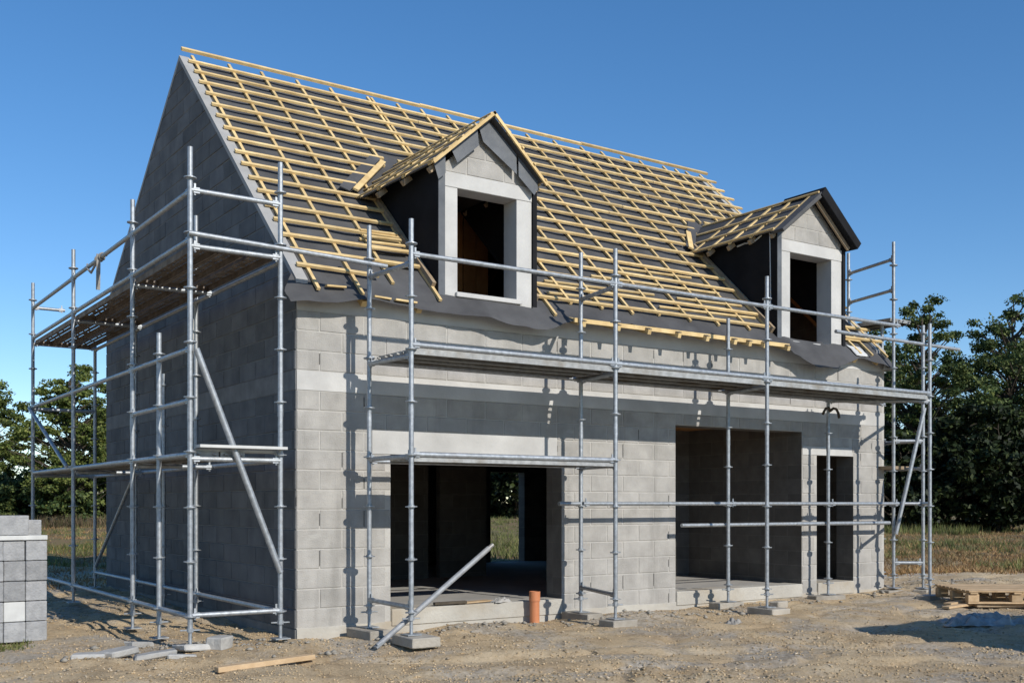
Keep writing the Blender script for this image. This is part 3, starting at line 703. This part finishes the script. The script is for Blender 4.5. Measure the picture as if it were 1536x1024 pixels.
# low deck before the wide opening
ledger(A, (.70, yo, 1.86), (3.22, yo, 1.86), r=.027); ledger(A, (.66, yi_, 1.82), (3.37, yi_, 1.82)); ledger(A, (.70, yo, 1.84), (.66, yi_, 1.84), 'transom'); ledger(A, (3.22, yo, 1.80), (3.37, yi_, 1.80), 'transom')
for c in (-.985, -.735): plank(A, (.70, c), 3.22, .235, 1.85, 'x', holes=False)
ledger(A, (.70, yo, .40), (.66, yi_, .42), 'transom'); ledger(A, (3.22, yo, .40), (3.37, yi_, .43), 'transom')
for a, b in zip([3.37, 5.75, 7.68], [5.75, 7.68, 9.17]): ledger(A, (a, -.34, 1.39), (b, -.34, 1.39))
ledger(A, (3.02, -.345, 1.39), (3.32, -.345, 1.39), heads=False)
ledger(A, (5.0, -.24, 1.12), (7.1, -.24, 1.118), heads=False); ledger(A, (7.1, -.24, 1.118), (9.1, -.24, 1.112), heads=False, r=.027)
# fork head under the deck
mb = MB()
for s in (-1, 1):
    mb.pipe([(7.68, yi_ - .03, 2.66), (7.68 + s * .05, yi_ - .05, 2.70), (7.68 + s * .11, yi_ - .05, 2.69), (7.68 + s * .15, yi_ - .05, 2.64), (7.68 + s * .17, yi_ - .05, 2.57 if s > 0 else 2.61)], .019, 8)
mb.build('fork_head', M_bark, A, smooth=True)

# -- scaffold at the far end
E_ = thing('scaffold', (9.4, .1, 0), 'narrow galvanised scaffold end frame rising past the far corner beside the trees', 'scaffold')
standard(E_, 9.17, -.26, .165, 5.20); standard(E_, 9.46, .77, .15, 5.27); standard(E_, 9.50, -.52, .165, 3.98); standard(E_, 9.52, .2, .15, 4.1)
for z in (4.95, 4.50): ledger(E_, (9.17, -.26, z), (9.46, .77, z), 'guard_rail')
for z in (2.30, 1.39, .53): ledger(E_, (9.17, -.26, z), (9.50, -.52, z)); 
for z in (2.30, 1.90): ledger(E_, (9.50, -.52, z), (9.52, .2, z))
for z in (2.90, 1.39): ledger(E_, (8.86, -1.08, z), (9.50, -.52, z))
ledger(E_, (9.52, -.53, 2.78), (9.14, -.32, .95), 'brace', r=.029, heads=False)
MB().box((9.16, -.24, 1.895), (9.62, .1, 1.94)).build('timber_board', M_wood_old, E_)
for c in (9.47, 9.71): plank(E_, (-.1, c), 2.4, .235, 4.14, 'y', holes=False)
ledger(E_, (9.46, .77, 4.10), (9.85, .77, 4.10), 'transom')

# ---------------------------------------------------------------- loose things
def rockbox(name, c, size, rot, mat, label, cat, group=None, tilt=(0, 0), j=.02, bev=.012):
    o = bpy.data.objects.new(name, None)
    mb = MB(); sx, sy, sz = [s / 2 for s in size]
    vs = []
    for z in (-sz, sz):
        for a, b in ((-1, -1), (0, -1), (1, -1), (1, 0), (1, 1), (0, 1), (-1, 1), (-1, 0)):
            k = 1 if j == 0 else 1 - j * random.random() * 6
            vs.append((a * sx * k, b * sy * k, z + (random.random() - .5) * j * sz))
    mb.add(vs, [tuple(range(8)), tuple(range(15, 7, -1))] + [(i, i + 8, (i + 1) % 8 + 8, (i + 1) % 8) for i in range(8)])
    o = mb.build(name, mat, None, bevel=bev); o.location = c; o.rotation_euler = (R(tilt[0]), R(tilt[1]), R(rot)); return tag(o, label, cat, group)
pad = lambda x, y, sx, sy, rot, lab, z=.088, sz=.095: rockbox('concrete_block', (x, y, z), (sx, sy, sz), rot, M_pad, lab, 'block', 'blocks under the scaffold feet', j=.004, bev=.008)
pad(.62, -.36, .24, .48, 4, 'flat concrete block under the foot next to the wall, left of the wide opening')
pad(.74, -1.12, .30, .46, -3, 'flat concrete block under the front scaffold foot beside the leaning steel tube')
pad(3.40, -.28, .24, .46, 5, 'flat concrete block under the foot just behind the orange pipe')
pad(3.26, -1.1, .36, .25, 3, 'sand covered pad under the outer scaffold foot between pipe and garage opening')
pad(5.72, -.30, .42, .2, -6, 'flat concrete block at the sill of the garage opening, under the inner foot')
pad(5.62, -1.1, .30, .44, -4, 'flat concrete block under the outer scaffold foot in front of the garage opening')
pad(7.62, -.32, .52, .2, -10, 'flat concrete block under the scaffold foot in front of the narrow doorway')
pad(8.84, -1.08, .42, .2, 10, 'flat concrete block under the corner foot nearest the pallet')
pad(9.16, -.26, .40, .2, -5, 'flat concrete block under the tall scaffold foot at the far corner')
pad(9.5, -.52, .36, .2, 20, 'flat concrete block under the foot standing just past the far corner', z=.1)
rockbox('concrete_block', (6.22, -.72, .10), (.26, .14, .11), 12, M_pad, 'loose broken block lying on the dirt before the garage opening', 'block', j=.012)
# rubble at the near scaffold foot
for i, (x, y, sx, sy, sz, rot, lab) in enumerate([(-1.16, -.36, .36, .30, .06, 10, 'flat broken slab under the corner scaffold foot'), (-.93, -.42, .24, .2, .12, 40, 'chunky broken stone right beside the corner scaffold foot'),
        (-1.52, -.42, .42, .26, .05, -8, 'pale flat slab fragment left of the corner scaffold foot'), (-1.78, -.22, .34, .24, .06, 25, 'middle flat slab fragment in the row of rubble'),
        (-2.04, -.24, .30, .18, .05, -20, 'small flat slab fragment at the left end of the rubble row'), (-1.50, .16, .30, .14, .06, 30, 'broken slab fragment half sunk in the mound behind the rubble row'), (-1.35, -.66, .28, .15, .05, -12, 'thin slab fragment lying in front of the rubble row')]):
    rockbox('slab_fragment', (x, y, gz(x, y) + sz * .42), (sx, sy, sz), rot, M_rubble, lab, 'rubble', 'broken slabs by the scaffold foot', tilt=(random.uniform(-7, 7), random.uniform(-7, 7)), j=.045)
# orange pipe
px_, py_ = 2.83, -.14
P_ = thing('drain_pipe', (px_, py_, .02), 'short orange plastic drain pipe standing upright against the plinth', 'pipe')
mb = MB(); mb.tube((px_, py_, -.05), (px_, py_, .33), .056, 24, cap=False); mb.tube((px_, py_, .325), (px_, py_, -.05), .050, 24, cap=False); mb.build('pipe_body', M_pipe, P_, smooth=True)
mb = MB()
for (za, zb, r_) in ((.285, .395, .064),):
    mb.tube((px_, py_, za), (px_, py_, zb), r_, 24, cap=False); mb.tube((px_, py_, zb), (px_, py_, za), r_ - .008, 24, cap=False)
    for z, ra, rb in ((zb, r_, r_ - .008), (za, r_, .055)):
        vs = [(px_ + ra * math.cos(t), py_ + ra * math.sin(t), z) for t in np.linspace(0, 2 * math.pi, 24, False)] + [(px_ + rb * math.cos(t), py_ + rb * math.sin(t), z) for t in np.linspace(0, 2 * math.pi, 24, False)]
        mb.add(vs, [(i, (i + 1) % 24, (i + 1) % 24 + 24, i + 24) for i in range(24)])
mb.build('socket', M_pipe, P_, smooth=True)
# leaning tube
T_ = thing('scaffold_tube', (.40, -1.0, .03), 'loose grey steel tube leaning up from the ground across the wide opening', 'tube')
MB().tube((.38, -1.02, .05), (1.66, -.98, .94),   .0265, 14).build('tube_body', M_galv_dull, T_, smooth=True)
mb = MB(); mb.tube((1.66, -.98, .94), (1.71, -.978, .975), .021, 12); mb.build('spigot', M_deck, T_, smooth=True)
mb = MB(); mb.bar((.36, -1.02, .036), (.43, -1.018, .085), .062, .02); mb.build('end_plate', M_galv, T_)
# timber lengths
def timber(p, q, w, h, lab, mat=M_pallet, name='timber_plank', cat='plank', group=None):
    c = (Vector(p) + Vector(q)) / 2; mb = MB(); d = Vector(q) - Vector(p); mb.bar(-d / 2, d / 2, w, h)
    o = mb.build(name, mat, None, bevel=.004); o.location = c; return tag(o, lab, cat, group)
timber((-1.30, -1.40, gz(-1.3, -1.4) + .04), (-.42, -1.36, gz(-.42, -1.36) + .045), .09, .045, 'long pale timber plank lying on the dirt in the foreground')
timber((7.95, -1.95, .12), (9.2, -1.72, .14), .10, .03, 'upper thin plank poking out from under the pallet', group='planks by the pallet')
timber((7.72, -2.08, .10), (8.9, -1.95, .11), .10, .03, 'lower thin plank on the ground before the pallet', group='planks by the pallet')
timber((1.90, .05, SL + .02), (2.40, .14, SL + .022), .12, .016, 'flat pale board lying on the sill of the wide opening')
timber((1.62, .05, SL + .03), (2.0, -.0, SL + .035), .06, .03, 'dark stained offcut on the sill of the wide opening', mat=M_bark, name='timber_offcut', cat='offcut')
for (x0, y0, x1, y1, lab) in ((.28, -.08, .50, -.07, 'short yellow batten offcut at the eave corner above the gable'), (.78, -.15, .97, -.16, 'short yellow batten offcut on the eave membrane beside the inner scaffold post'), (1.02, -.16, 1.27, -.17, 'longest yellow batten offcut on the eave membrane, below the first dormer cheek'), (8.52, .12, 8.86, .12, 'pale batten offcut lying by the second dormer')):
    o = timber(rp(x0, y0, .02), rp(x1, y1, .02), .06, .02, lab, mat=M_wood, name='batten_offcut', cat='offcut', group='batten offcuts on the eaves')
B_ = thing('batten_bundle', rp(1.28, .62, .06), 'small stack of short batten offcuts resting on the roof beside the first dormer', 'timber stack')
for k in range(4): MB().bar(rp(1.08, .53 + .09 * k, .066), rp(1.56, .55 + .09 * k, .066), .034, .018, UP).build('offcut', M_wood, B_)
# crumpled scraps
def scrap(name, c, sx, sy, h, n, mat, lab, cat, rot=0, seed=1):
    us = np.linspace(-1, 1, n); vs = []
    for a in us:
        for b in us:
            e = max(abs(a), abs(b)); r_ = .85 + .3 * float(vnoise(a * 2 + 5, b * 2 + 5, 1.2, seed))
            z = h * (abs(float(vnoise(a + 3, b + 3, 3.1, seed)) - .5) * 2.4 + .5 * float(vnoise(a + 3, b + 3, 7.7, seed + 1))) * (1.05 - e ** 3)
            vs.append((a * sx * r_, b * sy * r_, z))
    I = np.arange(n * n).reshape(n, n); F = np.stack([I[:-1, :-1].ravel(), I[1:, :-1].ravel(), I[1:, 1:].ravel(), I[:-1, 1:].ravel()], 1)
    o = np_mesh(name, vs, F, mat); o.location = c; o.rotation_euler = (0, 0, R(rot)); s = o.modifiers.new('t', 'SOLIDIFY'); s.thickness = .004
    return tag(o, lab, cat)
scrap('plastic_sheet', (6.95, -3.05, gz(6.95, -3.05) - .02), .46, .20, .11, 52, M_plastic, 'crumpled silvery plastic sheet on the ground in front of the pallet', 'plastic sheet', -30, 3)
scrap('paper_scrap', (2.48, .02, SL + .008), .12, .06, .05, 16, M_slab, 'crumpled pale paper on the sill of the wide opening', 'scrap', 10, 5)
scrap('plastic_scrap', (4.6, -1.5, gz(4.6, -1.5) + .003), .14, .07, .05, 14, M_strap, 'small pale plastic scrap on the dirt before the blank wall', 'scrap', 30, 8)
o = scrap('foam_lump', (9.33, -.02, 3.36), .10, .09, .16, 14, M_white, 'white foam lump bulging out under the far eave corner', 'foam', 0, 6)
o = scrap('white_sheet', rp(8.62, -.06, .008), .14, .12, .015, 10, M_white, 'white sheet scrap lying on the eave membrane beside the second dormer', 'scrap', 0, 7); o.rotation_euler = (math.atan(K), 0, 0)
# strap on the guard rail
S_ = thing('strap', (-1.18, 3.2, 4.24), 'webbing strap knotted round the guard rail and hanging down', 'strap')
mb = MB(); mb.bar((-1.215, 2.86, 4.27), (-1.215, 2.88, 3.86), .012, .045, (1, 0, 0)); mb.build('tail', M_strap, S_)
mb = MB(); mb.pipe([(-1.18 + .034 * math.cos(t), 2.78 + .03 * t / 2, 4.24 + .034 * math.sin(t)) for t in np.linspace(0, 16, 60)], .012, 6)
mb.pipe([(-1.2, 2.95, 4.22), (-1.23, 3.15, 4.10), (-1.22, 3.3, 4.16), (-1.2, 3.45, 4.21), (-1.19, 3.5, 4.27)], .013, 6); mb.build('knot', M_strap, S_, smooth=True)

# block stack
bx, by, bz = -2.06, 1.38, gz(-2.2, 1.3) - .0
def blockmesh(sx, sy, sz):
    mb = MB(); mb.box((0, 0, 0), (sx, sy, sz)); o = mb.build('concrete_block', M_wblock, None, bevel=.006); return o
proto = blockmesh(.196, .49, .194); used = False
rowname = ['bottom', 'second', 'third', 'fourth', 'top']; colname = ['at the right end', 'second from the right end', 'third from the right end', 'fourth from the right end']
for r_ in range(5):
    for c in range(4):
        o = proto if not used else proto.copy()
        if used: COL.objects.link(o)
        used = True
        o.location = (bx - (c + 1) * .2 + random.uniform(-.004, .004), by + random.uniform(-.012, .012), bz + r_ * .2)
        tag(o, f'grey concrete block in the {rowname[r_]} course of the stack, {colname[c]}', 'block', 'blocks stacked beside the gable')
        if (r_, c) in ((1, 1), (1, 2)):
            o.data = o.data.copy(); o.data.materials[0] = M_white if c == 1 else M_wblock
            if c == 1: o['label'] = 'white faced block low in the stack, the only white one'
for i, (x0, x1, z, h) in enumerate(((-.84, -.0, 1.0, .045),)):
    timber((bx + x0, by + .05, bz + z + h / 2 + .002), (bx + x1, by + .05, bz + z + h / 2 + .002), .13, h, 'white painted board lying along the top of the block stack', mat=M_white, name='painted_board', cat='board')
def longblock(p, lab, rot=0):
    o = blockmesh(.50, .20, .194); o.location = p; o.rotation_euler = (0, 0, R(rot)); return tag(o, lab, 'block')
longblock((bx - .67, by - .0, bz + 1.05), 'grey block lying lengthwise on the white board, nearest the front')
longblock((bx - .50, by + .26, bz + 1.002), 'darker block lying lengthwise at the back of the stack top', 2)

# pallet
PX = Vector((9.0, -2.0, .075)); ang = R(-35)
PT = thing('pallet', PX, 'weathered wooden pallet resting on scrap boards at the edge of the site', 'pallet')
def pw(u, v, z): return (PX.x + u * math.cos(ang) - v * math.sin(ang), PX.y + u * math.sin(ang) + v * math.cos(ang), PX.z + z)
def pbar(u0, v0, u1, v1, z, w, h, name): MB().bar(pw(u0, v0, z), pw(u1, v1, z), w, h).build(name, M_pallet, PT, bevel=.004)
for v in np.linspace(-.52, .52, 9): pbar(-.62, v, .62, v, .205, .105, .022, 'deck_board')
for u in (-.55, 0, .55): pbar(u, -.57, u, .57, .181, .10, .022, 'stringer_board')
for u in (-.55, 0, .55):
    for v in (-.5, 0, .5): pbar(u - .07, v, u + .07, v, .12, .10, .098, 'spacer_block')
for v in (-.5, 0, .5): pbar(-.62, v, .62, v, .058, .10, .022, 'bottom_board')
timber(pw(-.5, -.45, .022), pw(.6, -.40, .022), .14, .04, 'thick scrap board wedged flat beneath the pallet', mat=M_wood_old)

# plain hut, unseen, added to cast the shadow that reaches the pallet
HU = thing('shadow_hut', (7.9, -7.6, 0), 'blue grey steel hut added out of view to throw a shadow towards the pallet', 'shadow caster')
hp = [(6.15, -6.35), (9.9, -7.15), (9.4, -9.5), (5.65, -8.7)]
mb = MB(); mb.prism([(x, y, .12) for x, y in hp], (0, 0, 2.2)); mb.build('wall', M_hut, HU, bevel=.02)
mb = MB(); cx_, cy_ = 7.78, -7.92; mb.prism([(cx_ + (x - cx_) * 1.03, cy_ + (y - cy_) * 1.03, 2.32) for x, y in hp], (0, 0, .08)); mb.build('roof', M_deck, HU)
for (x, y) in hp: MB().box((cx_ + (x - cx_) * .9 - .1, cy_ + (y - cy_) * .9 - .1, -.1), (cx_ + (x - cx_) * .9 + .1, cy_ + (y - cy_) * .9 + .1, .12)).build('foot', M_pad, HU)

# ---------------------------------------------------------------- vegetation
def quads(C, n_dir, size, asp=.6):
    n = len(C); a = rng.normal(size=(n, 3)); nn = n_dir / np.linalg.norm(n_dir, axis=1, keepdims=True)
    t = np.cross(nn, a); t /= np.linalg.norm(t, axis=1, keepdims=True); b = np.cross(nn, t)
    s = size[:, None]; V = np.stack([C - t * s, C + b * s * asp, C + t * s, C - b * s * asp], 1)
    return V.reshape(-1, 3), np.arange(4 * n).reshape(n, 4)
def tree(f, l, h, rad, label, seed, mat=M_leaf, n=14000, low=.12, airy=.5, group='trees round the field', leaf=.13, clumps=90, cs=.2, name='tree', trunk_r=None):
    global rng
    rng = np.random.default_rng(seed); rnd = random.Random(seed)
    x, y = at(f, l); z0 = gz(x, y); o = thing(name, (x, y, z0 - .1), label, 'tree' if name == 'tree' else 'bush', group)
    c0 = low * h; cen = []; tr = trunk_r or h * .018
    while len(cen) < clumps:
        p = rng.normal(size=3); p /= np.linalg.norm(p); rr = rng.random() ** .33
        zz = p[2] * rr; th = math.atan2(p[1], p[0])
        lob = 1 + .28 * math.sin(2 * th + seed) + .2 * math.sin(3 * th + seed * 1.7 + zz * 3) + .22 * math.sin(zz * 5 + th * 2 + seed)
        t_ = (zz + 1) / 2; env = 1.0 if t_ < .55 else 1 - .25 * (t_ - .55) / .45
        q = np.array([p[0] * rr * rad * lob * env, p[1] * rr * rad * lob * env, c0 + (h - c0) * t_ * (.93 + .12 * rng.random())])
        if rr < .35: continue
        if t_ > .6 and rng.random() < airy * .5: continue
        cen.append(q)
    cen = np.array(cen)
    # trunk and limbs
    mb = MB(); top = h * .86; wob = [(rnd.uniform(-.03, .03) * h, rnd.uniform(-.03, .03) * h) for _ in range(6)]
    tp = [Vector((wob[i][0] * i / 5, wob[i][1] * i / 5, top * i / 5)) for i in range(6)]
    mb.pipe(tp, [tr * (1.25 - 1.1 * i / 5) for i in range(6)], 8)
    for q in cen[::1]:
        e = Vector(q); hh = max(.05 * h, min(top * .95, e.z - (.25 + .35 * rnd.random()) * math.hypot(e.x, e.y) - .05 * h)); k = hh / top * 5; i = min(4, int(k))
        b = tp[i].lerp(tp[i + 1], k - i); m = b.lerp(e, .5) + Vector((rnd.uniform(-.1, .1) * rad, rnd.uniform(-.1, .1) * rad, .1 * rad * rnd.random()))
        mb.pipe([b, b.lerp(m, .5), m, m.lerp(e, .6) + Vector((0, 0, .04)), e], [tr * .30, tr * .24, tr * .17, tr * .10, tr * .04], 5)
    ob = MB.build(mb, 'trunk', M_bark, None, smooth=True); ob.parent = o; ROOT[ob] = ROOT[o]
    # leaves gathered in clumps of uneven size
    w = .4 + rng.random(len(cen)); w /= w.sum(); idx = rng.choice(len(cen), n, p=w); cr = (rad * cs) * (.55 + .8 * rng.random(len(cen)))
    d = rng.normal(size=(n, 3)); d /= np.linalg.norm(d, axis=1, keepdims=True); d *= (rng.random((n, 1)) ** .5)
    Cn = cen[idx] + d * cr[idx][:, None] * np.array([1.2, 1.2, .55]) + rng.normal(size=(n, 3)) * .02 * rad
    nd = rng.normal(size=(n, 3)) + np.array([0, 0, .7]) + d * .6
    V, F = quads(Cn, nd, leaf * (.6 + .8 * rng.random(n))); V[:, 2] = np.maximum(V[:, 2], .05)
    c = np_mesh('crown', V, F, mat); c.parent = o; ROOT[c] = ROOT[o]
    return o
px2l = lambda p, f: (p - 768) / 1627 * f
# right hand wood edge
tree(43, px2l(1385, 43), 9.3, 2.2, 'airy topped tree standing right behind the far end scaffold', 11, M_leaf_m, 36000, .10, .85, clumps=200, cs=.135, leaf=.065)
tree(45, px2l(1520, 45), 10.4, 2.8, 'tallest airy tree at the right edge of the photo, above the dark bushes', 12, M_leaf_m, 40000, .12, .85, clumps=210, cs=.135, leaf=.065)
tree(50, px2l(1328, 50), 8.8, 3.4, 'rounded dark tree partly hidden behind the far corner of the house', 13, M_leaf_m, 27000, .05, .4, cs=.15, leaf=.08, clumps=150)
tree(52, px2l(1446, 52), 5.2, 3.0, 'lower dark tree filling the gap between the two airy topped trees', 14, M_leaf_m, 25000, .03, .4, cs=.15, leaf=.08, clumps=150)
tree(46, px2l(1585, 46), 8.6, 3.3, 'broad dark tree cut off by the right edge of the photo', 15, M_leaf_m, 25000, .05, .5, cs=.15, leaf=.08, clumps=150)
for i, (p, f, h, r_, lab) in enumerate(((1350, 40, 4.2, 2.3, 'dark bush below the airy tree behind the far scaffold'), (1425, 41, 4.6, 2.5, 'tall dark bush midway between scaffold and right edge'), (1497, 40, 4.9, 2.6, 'dark bush under the tallest tree'), (1560, 41, 4.6, 2.6, 'dark bush at the right edge of the photo'), (1285, 44, 4.4, 2.6, 'dark bush mostly hidden by the house corner'))):
    tree(f, px2l(p, f), h, r_, lab, 40 + i, M_leaf_d, 13000, .0, .1, 'dark bushes along the wood edge', .11, 80, .17, 'bush', .05)
# behind the house, seen through the openings
for i, (p, f, h, r_, lab) in enumerate(((700, 62, 7.5, 3.8, 'dark tree seen through the rear doorway, to the left'), (775, 60, 7.8, 3.8, 'dark tree seen through the rear doorway, to the right'), (850, 63, 7, 3.6, 'tree hidden behind the house beyond the field'))):
    tree(f, px2l(p, f), h, r_, lab, 60 + i, M_leaf_d, 8000, .0, .2, leaf=.17)
# left side
tree(46, px2l(108, 46), 7.0, 2.05, 'bright green tree standing behind the gable scaffold', 21, M_leaf, 38000, .10, .4, leaf=.065, cs=.14, clumps=200)
tree(52, px2l(-26, 52), 7.0, 2.1, 'green tree cut off by the left edge of the photo', 22, M_leaf, 30000, .1, .45, leaf=.07, cs=.14, clumps=180)
tree(50, px2l(190, 50), 6.2, 2.6, 'green tree half hidden behind the gable wall', 23, M_leaf, 24000, .08, .3, leaf=.075, cs=.15, clumps=150)
for i, (p, f, h, r_, lab) in enumerate(((10, 48, 2.7, 1.9, 'low green bush at the left edge, above the block stack'), (62, 49, 2.8, 1.9, 'low green bush between the two left hand trees'), (118, 47, 2.6, 1.8, 'low green bush at the foot of the bright tree'), (165, 48, 2.8, 2.0, 'low green bush against the gable edge'), (-45, 48, 2.9, 2, 'low green bush just outside the left edge'))):
    tree(f, px2l(p, f), h, r_, lab, 80 + i, M_leaf_m, 9000, .0, .1, 'hedge bushes left of the house', .085, 60, .18, 'bush', .03)

# grass, weeds
def blades(n, sampler, hmin, hmax, name, mat, lab, spread=.5, wd=.012):
    P = sampler(n); z = ground_z(P[:, 0], P[:, 1]); hh = hmin + (hmax - hmin) * rng.random(n) ** 2
    a = rng.random(n) * 6.283; lean = rng.normal(size=(n, 2)) * spread * hh[:, None]
    B = np.stack([P[:, 0], P[:, 1], z - .02], 1); t = np.stack([np.cos(a), np.sin(a), 0 * a], 1) * (wd + .03 * hh[:, None] * .4)
    top = B + np.stack([lean[:, 0], lean[:, 1], hh], 1); V = np.stack([B - t, B + t, top], 1).reshape(-1, 3)
    return tag(np_mesh(name, V, np.arange(3 * n).reshape(n, 3), mat), lab, name.replace('_', ' '), kind='stuff')
def s_field(fa, fb, pa, pb, thr=.4, sd=31, tuft=.25):
    def f_(n):
        out = []
        while len(out) < n:
            f = fa + (fb - fa) * rng.random() ** 1.5; l = px2l(pa + (pb - pa) * rng.random(), f); x, y = at(f, l)
            if -.3 < x < 9.6 and -.3 < y < 7.8: continue
            if float(vnoise(x, y, .55, sd)) < thr + .25 * (rng.random() - .5): continue
            for _ in range(7): out.append((x + rng.normal() * tuft * .4, y + rng.normal() * tuft * .4))
        return np.array(out[:n])
    return f_
rng = np.random.default_rng(3)
blades(36000, s_field(19.5, 44, 1290, 1600, .12, 38, .5), .03, .13, 'stubble', M_stub, 'dry stubble and dead stalks over the field beyond the pallet', .6)
blades(5000, s_field(19.5, 40, 1290, 1600, .66, 31, .30), .05, .28, 'grass', M_grass, 'rough green tufts over the field beyond the pallet')
blades(15000, s_field(16.5, 46, -60, 200, .15, 39, .5), .03, .12, 'stubble', M_stub, 'dry stubble over the brown field left of the house', .6)
blades(7000, s_field(21, 46, -60, 200, .6, 33), .04, .20, 'grass', M_grass, 'thin grass over the brown field left of the house')
blades(9000, s_field(20.6, 60, 690, 860, .3, 34), .04, .25, 'grass', M_grass, 'field grass glimpsed through the rear doorway')
blades(2600, s_field(36, 40, 1290, 1600, .45, 35), .08, .42, 'weeds', M_grass, 'taller green weeds along the foot of the dark bushes', .25)
blades(8000, s_field(44, 47, -80, 200, .25, 36), .12, .65, 'dry_weeds', M_weed, 'brown dry weeds along the foot of the left hedge', .25)
blades(260, s_field(10.2, 10.6, -20, 40, .0, 37, .12), .03, .10, 'grass', M_grass, 'few grass blades at the foot of the block stack', .4)

# ---------------------------------------------------------------- light, sky, camera
SUN = Vector((.12, -1, .60)).normalized()
el = math.asin(SUN.z); az = math.atan2(SUN.x, SUN.y)
w = bpy.data.worlds.new('World'); sc.world = w; w.use_nodes = True; t = w.node_tree
sky = t.nodes.new('ShaderNodeTexSky'); sky.sky_type = 'NISHITA'; sky.sun_disc = False; sky.sun_elevation = el; sky.sun_rotation = az
sky.air_density = 1.0; sky.dust_density = 0; sky.ozone_density = 2.4; sky.altitude = 1600
hs = t.nodes.new('ShaderNodeHueSaturation'); hs.inputs['Saturation'].default_value = 1.32; hs.inputs['Hue'].default_value = .5025; gm = t.nodes.new('ShaderNodeGamma'); gm.inputs[1].default_value = .88; t.links.new(sky.outputs[0], gm.inputs[0]); t.links.new(gm.outputs[0], hs.inputs['Color']); t.links.new(hs.outputs[0], t.nodes['Background'].inputs[0]); t.nodes['Background'].inputs[1].default_value = .15
ld = bpy.data.lights.new('sun', 'SUN'); ld.energy = 3.85; ld.angle = R(.5); ld.color = (1, .95, .87)
lo = bpy.data.objects.new('sun', ld); COL.objects.link(lo); lo.rotation_euler = SUN.to_track_quat('Z', 'Y').to_euler(); lo.location = (0, -20, 20)
cd = bpy.data.cameras.new('camera'); cam = bpy.data.objects.new('camera', cd); COL.objects.link(cam); sc.camera = cam
cam.location = CAM; cam.rotation_euler = (R(90), 0, -math.atan2(FW.x, FW.y)); cd.sensor_width = 36; cd.lens = 36 * 1627 / 1536; cd.shift_y = 243 / 1536; cd.clip_end = 2000; cd.clip_start = .05
sc.view_settings.view_transform = 'Standard'; sc.view_settings.look = 'None'; sc.view_settings.gamma = 1; sc.view_settings.exposure = .25
